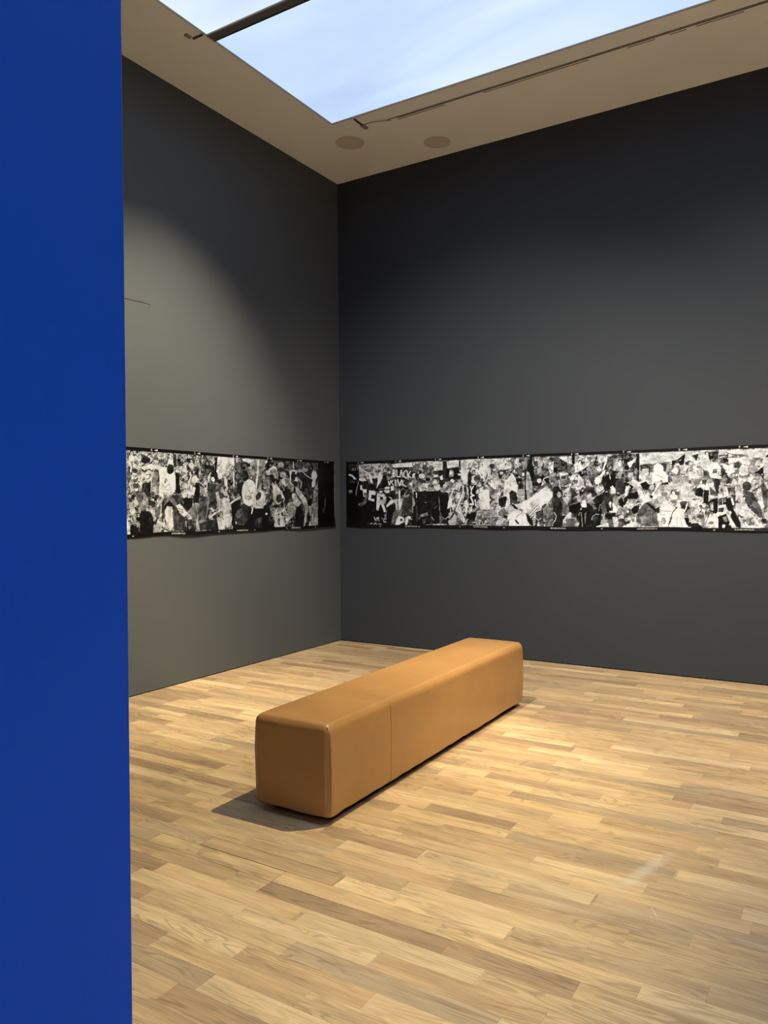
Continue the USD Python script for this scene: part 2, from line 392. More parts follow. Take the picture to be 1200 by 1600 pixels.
# ------------------------------------------------------------------ lobby behind the camera (the room the photographer stands in)
LY = -10.5
struct('wall_lobby_left', box(1.8, 2.0, LY, YN - T, 0, 3.6), M_lobby)
struct('wall_lobby_right', box(XE, XE + .2, LY, YN - T, 0, 3.6), M_lobby)
struct('wall_lobby_back', box(1.8, XE + .2, LY - .2, LY, 0, 3.6), M_lobby)
struct('ceiling_lobby', box(1.8, XE + .2, LY - .2, YN - T, 3.6, 3.8), M_lobby)
t = thing('lobby_lamp', 'unseen square ceiling lamp in the lobby, placed to light the blue reveal and near floor', 'lamp', (7.4, -8.4, 3.575))  # out of view, placed to light the blue reveal and near floor
obj('housing', cat(box(-.62, .62, -.62, -.60, -.05, 0), box(-.62, .62, .60, .62, -.05, 0), box(-.62, -.60, -.60, .60, -.05, 0), box(.60, .62, -.60, .60, -.05, 0)), M_dark_metal, t)
obj('canopy', box(-.1, .1, -.1, .1, -.04, .02), M_dark_metal, t)
obj('diffuser', box(-.60, .60, -.60, .60, -.045, -.04), M_unseen_lobby_lamp, t)

# ------------------------------------------------------------------ leather bench
BW, BL, BH, BZ = 0.466, 2.567, 0.486, 0.030
SEAM_V = (0.582, 1.72)


def grid_axis(n0, n1, step, extra=()):
    a = list(np.arange(n0, n1 + 1e-9, (n1 - n0) / max(1, round((n1 - n0) / step))))
    for e in extra:
        a += list(e + np.array([-.008, -.005, -.003, -.0018, -.0009, 0, .0009, .0018, .003, .005, .008]))
    for c in (n0, n1):
        a += list(np.clip(c + np.linspace(-.055, .055, 23), n0, n1))
    return np.unique(np.round(a, 5))


us, vs, zs = grid_axis(0, BW, .02), grid_axis(0, BL, .02, SEAM_V), grid_axis(BZ, BH, .02)


def face(a, b, f3, flip):
    A, B = np.meshgrid(a, b, indexing='ij')
    v = f3(A.ravel(), B.ravel())
    n, m = len(a), len(b)
    i = (np.arange(n - 1)[:, None] * m + np.arange(m - 1)[None]).ravel()
    q = np.stack([i, i + m, i + m + 1, i + 1], 1)
    if flip:
        q = q[:, ::-1]
    return trimesh.Trimesh(v, np.vstack([q[:, [0, 1, 2]], q[:, [0, 2, 3]]]), process=False)


st = np.stack
parts = [face(us, vs, lambda a, b: st([a, b, a * 0 + BH], 1), False), face(us, vs, lambda a, b: st([a, b, a * 0 + BZ], 1), True),
         face(us, zs, lambda a, b: st([a, a * 0, b], 1), False), face(us, zs, lambda a, b: st([a, a * 0 + BL, b], 1), True),
         face(vs, zs, lambda a, b: st([a * 0, a, b], 1), True), face(vs, zs, lambda a, b: st([a * 0 + BW, a, b], 1), False)]
bm = trimesh.util.concatenate(parts)
bm.merge_vertices(digits_vertex=5)
p = bm.vertices.copy()
RT, RV, RB = 0.047, 0.036, 0.022            # top, upright and bottom edge radii
lo = np.array([RV, RV, BZ + RB]); hi = np.array([BW - RV, BL - RV, BH - RT])
rz = np.where(p[:, 2] > (BZ + BH) / 2, RT, RB)
q = np.clip(p, lo, hi)
d = (p - q) / np.stack([np.full(len(p), RV), np.full(len(p), RV), rz], 1)
L = np.linalg.norm(d, axis=1, keepdims=True)
L[L == 0] = 1
n = d / np.maximum(np.abs(d).max(1, keepdims=True), 1e-9)
nn = d / L
p2 = q + nn * np.stack([np.full(len(p), RV), np.full(len(p), RV), rz], 1) * np.minimum(1, np.abs(d).max(1, keepdims=True))
nn = nn / np.maximum(np.linalg.norm(nn, axis=1, keepdims=True), 1e-9)
uu, vv, zz = p[:, 0] / BW * 2 - 1, p[:, 1], (p[:, 2] - BZ) / (BH - BZ)
edge_v = np.minimum(vv, BL - vv)
# crowned top, slightly full sides, soft waves in the leather
top = np.clip(nn[:, 2], 0, 1)
side = np.abs(nn[:, 0]) + np.abs(nn[:, 1])
disp = top * 0.012 * (1 - uu ** 2) * np.clip(edge_v / .12, 0, 1)
disp += side * 0.006 * np.sin(np.clip(zz, 0, 1) * math.pi) * np.where(np.abs(nn[:, 1]) > .5, (1 - uu ** 2), 1)
wave = meshkit.fbm(np.stack([p[:, 0] * 5, p[:, 1] * 2.2, p[:, 2] * 5], 1), 3, 5) - .5
disp += wave * 0.007 * np.clip(side + .4 * top, 0, 1)
for sv, dep in zip(SEAM_V, (0.0026, 0.0003)):
    x = (vv - sv)
    dep = dep * np.where(top > .7, .35, 1.0)
    disp -= dep * np.exp(-(x / .0022) ** 2)
    disp -= dep * .7 * np.exp(-(x / .02) ** 2)
    disp += dep * .35 * np.exp(-((np.abs(x) - .006) / .004) ** 2)
p2 = p2 + nn * disp[:, None]
# uneven lower edge
low = np.clip(1 - zz / .12, 0, 1)
rip = meshkit.noise(np.stack([vv * 14, p[:, 0] * 14, vv * 0 + 3], 1), 3) - .5
p2[:, 2] += low * rip * .010
bm.vertices = p2
bench = thing('bench', 'long tan leather upholstered bench in the middle of the oak floor', 'bench', (2.382, -4.184, 0), math.degrees(0.010))
cover = obj('cover', bm, M_leather, bench, smooth=True).GetPrim()
for cx_, cy_ in ((BW, 0.0), (0.0, 0.0)):
    sel = np.abs(p[:, 0] - cx_) + np.abs(p[:, 1] - cy_) < 1e-4
    ln = bm.vertices[sel][np.argsort(p[sel][:, 2])]
    ln = ln[(ln[:, 2] > BZ + .012) & (ln[:, 2] < BH - .020)]
    obj('corner_seam', tube(ln, .0012, 6), M_seam_light, cover, smooth=True)
    tip = ln[-1]
    obj('corner_tuck', tube([tip + [0, 0, -.012], tip + [0, 0, .002], tip + [(.006 if cx_ == 0 else -.006), .006, .010]], .0024, 6), M_seam, cover, smooth=True)
obj('plinth', box(.07, BW - .045, .085, BL - .06, 0, BZ + .012), M_plinth, bench)

# ------------------------------------------------------------------ the two panoramic photo prints on the walls
# What is printed on them, in millimetres on the print (z above 1270): p tone polygon | t tone contrast mottled polygon | l tone width line
ART_LEFT = """
t 130 95 -2958,713 -2105,724 -2114,29 -2967,49
t 150 100 -2958,713 -2639,714 -2641,585 -2960,574
t 175 75 -2947,543 -2811,526 -2833,400 -2950,378
t 120 100 -2454,718 -2105,718 -2107,546 -2457,536
t 55 40 -2812,463 -2738,465 -2734,274 -2801,274
t 150 70 -2732,465 -2642,467 -2651,365 -2713,354
p 35 -2743,650 -2749,634 -2766,622 -2790,616 -2813,620 -2830,631 -2836,646 -2829,662 -2812,674 -2789,680 -2766,676 -2749,666
l 215 13 -2927,663 -2888,670 -2849,625 -2876,577
l 230 15 -2953,620 -2934,585 -2941,549
p 225 -2921,622 -2876,608 -2883,576 -2915,586
p 210 -2837,588 -2743,608 -2682,605 -2723,566 -2804,563
p 195 -2715,509 -2730,483 -2753,466 -2777,463 -2795,475 -2804,497 -2800,525 -2785,551 -2763,568 -2739,572 -2720,560 -2711,538
l 45 9 -2784,569 -2744,573 -2717,556
l 60 6 -2784,527 -2744,534 -2744,507 -2778,490
l 205 9 -2699,577 -2724,508 -2728,444 -2736,385
l 215 32 -2736,600 -2641,590 -2578,581
p 140 -2653,505 -2663,479 -2679,461 -2696,456 -2709,465 -2716,485 -2713,512 -2703,538 -2687,556 -2671,562 -2657,553 -2651,532
p 238 -2648,579 -2557,598 -2486,563 -2460,547 -2461,470 -2440,443 -2488,382 -2531,354 -2599,330 -2651,359 -2642,488
l 100 6 -2586,484 -2568,503 -2555,479
p 70 -2597,467 -2565,490 -2576,462
l 110 5 -2604,446 -2573,427 -2544,458 -2516,425
l 130 5 -2587,414 -2545,403 -2516,414
t 185 40 -2602,386 -2495,393 -2531,354 -2595,332
p 42 -2479,585 -2485,563 -2501,547 -2522,541 -2542,546 -2557,561 -2562,582 -2557,603 -2541,619 -2521,626 -2500,621 -2485,606
p 28 -2496,562 -2501,551 -2513,543 -2529,540 -2545,542 -2557,550 -2561,560 -2556,571 -2544,580 -2528,583 -2512,581 -2501,573
p 228 -2556,628 -2541,670 -2491,661 -2485,617 -2528,627
p 228 -2435,449 -2438,436 -2446,426 -2457,423 -2468,426 -2476,435 -2478,448 -2475,460 -2467,470 -2456,473 -2445,470 -2438,461
p 22 -2468,558 -2428,548 -2414,438 -2393,383 -2437,366 -2462,399 -2465,481
p 40 -2491,716 -2455,712 -2460,613 -2485,612
t 190 60 -2452,613 -2338,617 -2324,540 -2399,493 -2413,559
l 230 12 -2282,535 -2302,484 -2318,422
p 205 -2321,445 -2326,431 -2339,420 -2355,416 -2372,420 -2384,430 -2388,444 -2384,458 -2371,468 -2355,472 -2338,469 -2326,459
t 170 70 -2415,427 -2265,417 -2281,350 -2379,338
p 30 -2226,475 -2163,476 -2182,293 -2259,293 -2265,384
p 215 -2205,494 -2218,479 -2237,470 -2257,470 -2273,479 -2280,494 -2276,511 -2264,526 -2245,535 -2224,535 -2209,526 -2201,511
l 220 8 -2217,520 -2163,487 -2117,436
p 40 -2147,567 -2152,547 -2167,532 -2186,526 -2206,531 -2220,545 -2224,565 -2219,585 -2205,600 -2185,606 -2166,601 -2152,587
p 225 -2257,440 -2226,429 -2250,356 -2273,367
p 90 -2110,373 -2190,270 -2207,117 -2113,138
p 130 -2274,271 -2197,293 -2198,202 -2223,129 -2269,130 -2306,215
p 25 -2379,338 -2266,339 -2267,271 -2321,221 -2372,272
p 72 -2488,366 -2415,366 -2372,272 -2359,171 -2353,51 -2493,51 -2497,229
l 100 5 -2462,201 -2448,134 -2442,57
p 120 -2603,322 -2532,349 -2474,327 -2439,261 -2482,267 -2525,308 -2568,295 -2604,246
p 18 -2589,281 -2532,314 -2482,272 -2490,229 -2533,267 -2568,267 -2590,192
p 40 -2624,295 -2589,311 -2591,138 -2619,133
p 205 -2568,265 -2504,262 -2498,92 -2536,55 -2570,105 -2590,224
p 190 -2499,92 -2536,52 -2668,118 -2748,224 -2735,242 -2681,172 -2619,125 -2563,105
l 20 14 -2671,169 -2689,119
p 170 -2702,114 -2626,117 -2634,47 -2717,45
l 235 9 -2601,160 -2591,116
p 230 -2606,63 -2557,55 -2564,45 -2599,49
p 232 -2461,272 -2416,288 -2365,244 -2336,204 -2366,171 -2425,211
l 235 8 -2358,216 -2306,187 -2280,158 -2321,159
l 60 5 -2439,250 -2380,233
l 60 5 -2447,228 -2381,211
p 110 -2707,263 -2630,327 -2647,166 -2688,178
l 200 17 -2616,332 -2645,295 -2666,268
p 150 -2761,306 -2768,272 -2788,247 -2815,238 -2841,247 -2860,272 -2867,306 -2859,340 -2840,365 -2813,374 -2787,365 -2767,340
p 110 -2813,348 -2819,324 -2834,307 -2854,301 -2873,307 -2887,324 -2892,348 -2887,371 -2872,388 -2852,395 -2833,389 -2818,372
p 26 -2841,233 -2742,216 -2702,135 -2724,40 -2844,39 -2869,145
t 110 40 -2926,244 -2855,233 -2850,102 -2928,105
p 215 -2897,233 -2901,218 -2912,207 -2926,203 -2941,207 -2951,219 -2955,234 -2951,250 -2940,261 -2926,265 -2911,261 -2901,249
p 22 -2953,121 -2895,109 -2837,42 -2954,38
l 120 8 -2947,136 -2902,114
l 170 15 -2235,87 -2176,108 -2113,132
p 200 -2748,242 -2701,242 -2701,204 -2735,210
t 60 40 -2344,160 -2230,129 -2239,39 -2346,43
t 105 85 -2184,714 -1127,714 -1137,6 -2193,43
t 205 50 -1976,718 -1723,719 -1741,616 -1845,577 -1904,528 -1970,549
t 225 30 -1951,717 -1731,715 -1741,682 -1792,680 -1861,647 -1944,661
t 215 40 -1617,714 -1453,709 -1509,679 -1608,687
t 110 80 -2184,714 -1976,713 -1986,572 -2186,555
t 35 25 -2035,571 -1953,573 -1955,480 -2028,478
t 60 45 -1723,670 -1546,678 -1547,536 -1725,532
p 210 -1862,541 -1829,506 -1822,411 -1855,405 -1871,481
l 215 16 -1742,580 -1739,508 -1735,448
l 25 16 -1690,533 -1674,412
p 40 -1637,534 -1643,513 -1660,497 -1682,491 -1704,496 -1720,511 -1725,532 -1719,553 -1703,569 -1681,576 -1659,570 -1643,555
p 50 -1538,549 -1545,524 -1561,506 -1584,499 -1606,505 -1623,522 -1628,547 -1622,571 -1605,589 -1583,597 -1560,591 -1544,573
p 100 -1664,546 -1667,532 -1677,522 -1690,518 -1704,521 -1713,531 -1716,544 -1713,558 -1703,568 -1690,572 -1677,569 -1667,559
t 30 15 -1700,484 -1602,486 -1631,352 -1657,352 -1692,412
l 120 13 -1770,453 -1701,394 -1667,309
t 100 50 -1761,435 -1675,388 -1675,340 -1745,370
p 225 -1897,531 -1906,520 -1919,514 -1932,514 -1942,519 -1947,530 -1944,542 -1935,552 -1922,558 -1909,559 -1899,553 -1895,543
p 235 -1991,513 -1989,502 -1992,492 -2001,486 -2012,486 -2023,492 -2031,502 -2034,514 -2031,524 -2022,529 -2011,529 -2000,523
l 215 14 -2051,553 -2076,477 -2101,414 -2142,327 -2182,270
p 150 -2172,447 -2101,414 -2118,368 -2181,356
p 160 -2094,469 -2107,454 -2124,445 -2141,444 -2153,452 -2158,466 -2154,484 -2141,499 -2124,508 -2107,509 -2095,501 -2090,487
l 205 8 -2187,487 -2132,448 -2085,397
p 62 -2084,477 -1971,468 -1974,234 -2007,234 -2047,270 -2086,368
t 85 30 -2189,350 -2094,356 -2071,270 -2105,143 -2191,140
l 150 12 -2062,345 -2079,270 -2105,155
p 175 -1980,392 -1947,398 -1924,327 -1865,345 -1814,334 -1798,220 -1867,209 -1950,222
t 100 40 -1963,474 -1846,446 -1814,339 -1865,345 -1915,333 -1947,398
l 60 5 -1940,316 -1949,257
l 60 5 -1907,316 -1916,245
l 60 5 -1874,316 -1866,251
p 195 -1865,339 -1797,328 -1792,71 -1843,66 -1876,127 -1892,210
p 200 -1862,108 -1858,75 -1872,48 -1900,35 -1933,39 -1963,58 -1982,88 -1986,121 -1972,148 -1945,161 -1912,158 -1881,138
p 205 -1850,179 -1765,166 -1783,88 -1843,66
p 20 -1780,292 -1640,328 -1659,231 -1730,159 -1723,87 -1766,82 -1773,208
p 48 -1730,153 -1650,267 -1587,291 -1497,260 -1517,130 -1617,90 -1696,92
p 95 -1637,182 -1657,162 -1681,151 -1703,151 -1717,163 -1719,183 -1709,206 -1689,227 -1664,238 -1642,238 -1628,226 -1626,206
p 18 -1533,235 -1347,252 -1222,258 -1204,136 -1235,35 -1767,40 -1749,93 -1617,84 -1526,143
p 50 -1461,123 -1349,152 -1340,51 -1444,54
p 200 -2073,166 -1999,205 -1849,268 -1728,325 -1640,358 -1649,343 -1728,307 -1849,250 -1991,188 -2065,148
p 120 -2192,117 -2113,146 -2105,126 -2192,88
t 40 20 -2192,111 -1967,152 -1952,46 -2193,54
p 35 -1264,721 -1186,712 -1197,634 -1266,619
p 130 -1454,706 -1264,715 -1304,624 -1362,566 -1437,576 -1445,638
t 110 30 -1390,578 -1324,580 -1344,454 -1401,440
p 185 -1289,341 -1299,303 -1328,275 -1366,265 -1403,275 -1430,303 -1440,340 -1429,378 -1402,405 -1364,416 -1326,406 -1298,378
p 175 -1450,266 -1328,265 -1319,240 -1441,235
p 222 -1418,390 -1433,325 -1474,277 -1529,260 -1582,278 -1620,325 -1633,388 -1618,453 -1579,500 -1525,519 -1471,502 -1432,455
t 214 12 -1603,462 -1447,477 -1440,359 -1604,358
p 150 -1486,340 -1494,329 -1514,321 -1541,318 -1569,321 -1588,329 -1595,340 -1588,351 -1568,359 -1541,362 -1513,359 -1493,351
p 60 -1358,351 -1374,331 -1395,319 -1416,318 -1430,328 -1435,346 -1428,367 -1412,387 -1391,399 -1370,400 -1355,391 -1351,372
l 70 6 -1531,414 -1504,383 -1476,390 -1476,411
l 180 10 -1559,346 -1514,331
p 215 -1412,708 -1374,710 -1390,578 -1415,440 -1440,340 -1463,340 -1438,452 -1418,577
l 150 6 -1434,440 -1447,346
p 205 -1496,297 -1449,334 -1422,309 -1432,278 -1478,272
l 235 18 -1480,235 -1493,192
p 190 -1404,265 -1409,257 -1423,251 -1441,249 -1460,252 -1473,258 -1478,266 -1473,274 -1459,280 -1441,282 -1422,280 -1409,274
p 240 -1259,182 -1261,176 -1268,172 -1276,171 -1285,172 -1291,177 -1294,182 -1291,188 -1285,192 -1276,194 -1267,192 -1261,188
p 25 -1222,239 -1229,220 -1247,206 -1271,201 -1295,207 -1313,221 -1319,240 -1312,258 -1294,272 -1270,277 -1246,272 -1228,258
t 140 70 -1325,517 -1228,493 -1230,392 -1288,378 -1325,466
p 205 -1118,624 -1126,605 -1148,590 -1178,584 -1208,588 -1229,602 -1236,620 -1228,640 -1207,655 -1177,661 -1148,657 -1126,643
p 205 -1285,606 -1217,615 -1198,571 -1266,569
l 210 10 -1217,583 -1228,493 -1239,442
t 160 60 -1189,507 -1130,508 -1132,328 -1182,341
l 160 6 -1172,302 -1212,258 -1203,200
t 140 60 -1202,245 -1133,251 -1136,45 -1214,117
l 225 11 -1970,585 -1920,551 -1895,563
p 25 -1976,707 -1951,714 -1970,573 -1994,572
p 235 -1293,707 -1250,709 -1265,689 -1293,688
t 70 65 -1225,723 -418,724 -428,23 -1235,29
t 75 60 -1147,720 -555,711 -556,650 -798,642 -925,618 -1128,630
t 40 25 -787,622 -534,644 -536,465 -757,449
p 10 -418,717 -120,729 -118,14 -428,16
t 16 5 -395,711 -206,718 -215,31 -405,23
p 215 -1227,633 -1167,661 -1128,650 -1089,567 -1099,544 -1139,585 -1198,577 -1227,570
p 120 -1118,605 -1125,589 -1144,576 -1168,571 -1193,575 -1211,586 -1217,602 -1210,618 -1192,630 -1168,635 -1143,632 -1125,621
p 165 -1099,567 -1105,551 -1119,538 -1139,534 -1159,537 -1173,549 -1178,565 -1173,581 -1158,593 -1138,598 -1119,594 -1104,583
p 30 -1208,570 -1168,571 -1149,521 -1199,520
p 205 -1189,494 -1160,482 -1030,400 -1001,341 -1072,328 -1171,405
p 190 -1171,424 -1081,393 -1052,289 -1103,270 -1172,328
l 220 8 -1120,476 -1081,432 -1041,400 -996,335
p 55 -1037,329 -1050,308 -1071,293 -1095,290 -1115,298 -1127,317 -1126,339 -1114,361 -1093,376 -1069,379 -1048,371 -1037,353
p 165 -1001,680 -1008,667 -1027,657 -1052,652 -1078,655 -1096,664 -1102,676 -1096,690 -1077,700 -1052,704 -1026,702 -1008,693
p 160 -977,583 -983,565 -1000,551 -1023,546 -1046,550 -1063,563 -1069,581 -1062,599 -1045,612 -1022,618 -999,614 -983,601
p 40 -1088,625 -986,629 -997,609 -1078,606
p 185 -1059,510 -1008,550 -926,539 -905,500 -978,459
p 120 -988,537 -894,526 -916,486 -978,485
l 235 15 -904,598 -894,553 -900,500 -853,474
p 150 -926,486 -853,487 -843,421 -896,394 -948,433
p 28 -999,459 -896,427 -876,355 -929,308 -971,243 -991,328
p 225 -774,529 -779,515 -790,504 -805,500 -820,504 -831,514 -834,527 -830,541 -819,552 -804,556 -789,553 -778,543
p 30 -778,489 -783,473 -795,462 -811,458 -827,462 -838,473 -842,487 -838,502 -826,514 -810,518 -794,514 -782,504
p 200 -787,609 -796,595 -820,585 -852,580 -883,583 -906,592 -914,605 -906,618 -883,629 -851,633 -819,631 -796,622
t 45 20 -883,612 -819,614 -820,528 -874,513
l 150 27 -777,549 -713,503 -725,449
p 200 -821,461 -747,429 -617,315 -606,247 -651,220 -705,308 -801,395
t 195 50 -875,381 -822,395 -770,335 -738,281 -760,254 -834,308 -876,341
p 195 -747,261 -765,252 -794,251 -824,259 -849,272 -861,287 -857,302 -839,310 -811,311 -781,305 -756,291 -743,275
p 155 -939,289 -887,308 -803,255 -826,155 -900,130 -941,203
l 205 7 -888,255 -835,242 -819,222
p 22 -792,255 -717,254 -674,180 -687,51 -816,55 -826,155
p 165 -672,315 -606,260 -596,219 -653,71 -687,45 -652,193
p 150 -606,247 -505,287 -424,301 -439,37 -609,42 -563,123
l 90 9 -505,260 -540,157 -553,54
l 90 8 -459,259 -495,156 -508,53
p 20 -619,165 -552,150 -564,89 -609,90
p 55 -506,397 -515,373 -537,355 -566,349 -595,355 -616,372 -623,396 -615,420 -594,438 -565,444 -535,438 -514,421
p 15 -628,328 -527,335 -539,260 -595,250
l 25 8 -616,396 -514,397
p 115 -533,356 -535,344 -541,336 -549,332 -557,336 -563,344 -565,356 -562,367 -557,376 -549,379 -541,376 -535,367
p 95 -583,362 -584,352 -588,345 -594,342 -600,345 -604,352 -605,362 -603,373 -599,380 -593,383 -588,380 -584,373
p 165 -503,425 -423,391 -493,301 -516,308
t 110 60 -513,521 -421,509 -422,425 -491,432
p 250 -436,585 -444,560 -463,542 -490,535 -516,541 -535,558 -541,582 -534,606 -515,624 -488,631 -462,626 -443,609
p 235 -470,498 -482,474 -499,458 -516,453 -530,461 -536,479 -533,503 -521,526 -505,543 -487,548 -473,540 -467,522
l 120 5 -499,707 -488,638
l 150 5 -465,674 -443,591
t 30 15 -647,518 -536,493 -548,452 -648,437
l 120 8 -603,492 -570,451
l 190 6 -611,709 -595,710
l 215 13 -850,713 -845,647
l 210 8 -755,643 -690,618 -613,573 -535,548
p 160 -590,642 -598,631 -618,623 -646,620 -673,621 -693,628 -700,638 -693,648 -673,657 -645,660 -618,659 -597,652
p 180 -711,624 -717,617 -733,612 -755,610 -777,611 -792,615 -798,622 -792,628 -776,634 -755,636 -733,635 -717,631
t 150 55 -1202,245 -1002,243 -900,130 -974,40 -1156,52
p 200 -1154,212 -1114,225 -1096,50 -1146,52
p 190 -1069,211 -1033,224 -994,47 -1066,43
p 24 -1234,111 -1165,103 -1156,45 -1235,41
p 30 -1054,185 -1023,198 -1013,158 -1044,159
l 170 6 -1172,296 -1212,251 -1213,200 -1184,168
l 90 5 -329,398 -300,364
l 130 7 -295,335 -296,258 -314,216
p 35 -294,209 -298,193 -307,182 -320,178 -333,182 -343,194 -346,210 -342,225 -333,237 -320,241 -307,236 -297,225
l 185 8 -1011,328 -1002,263 -972,197 -910,137
"""
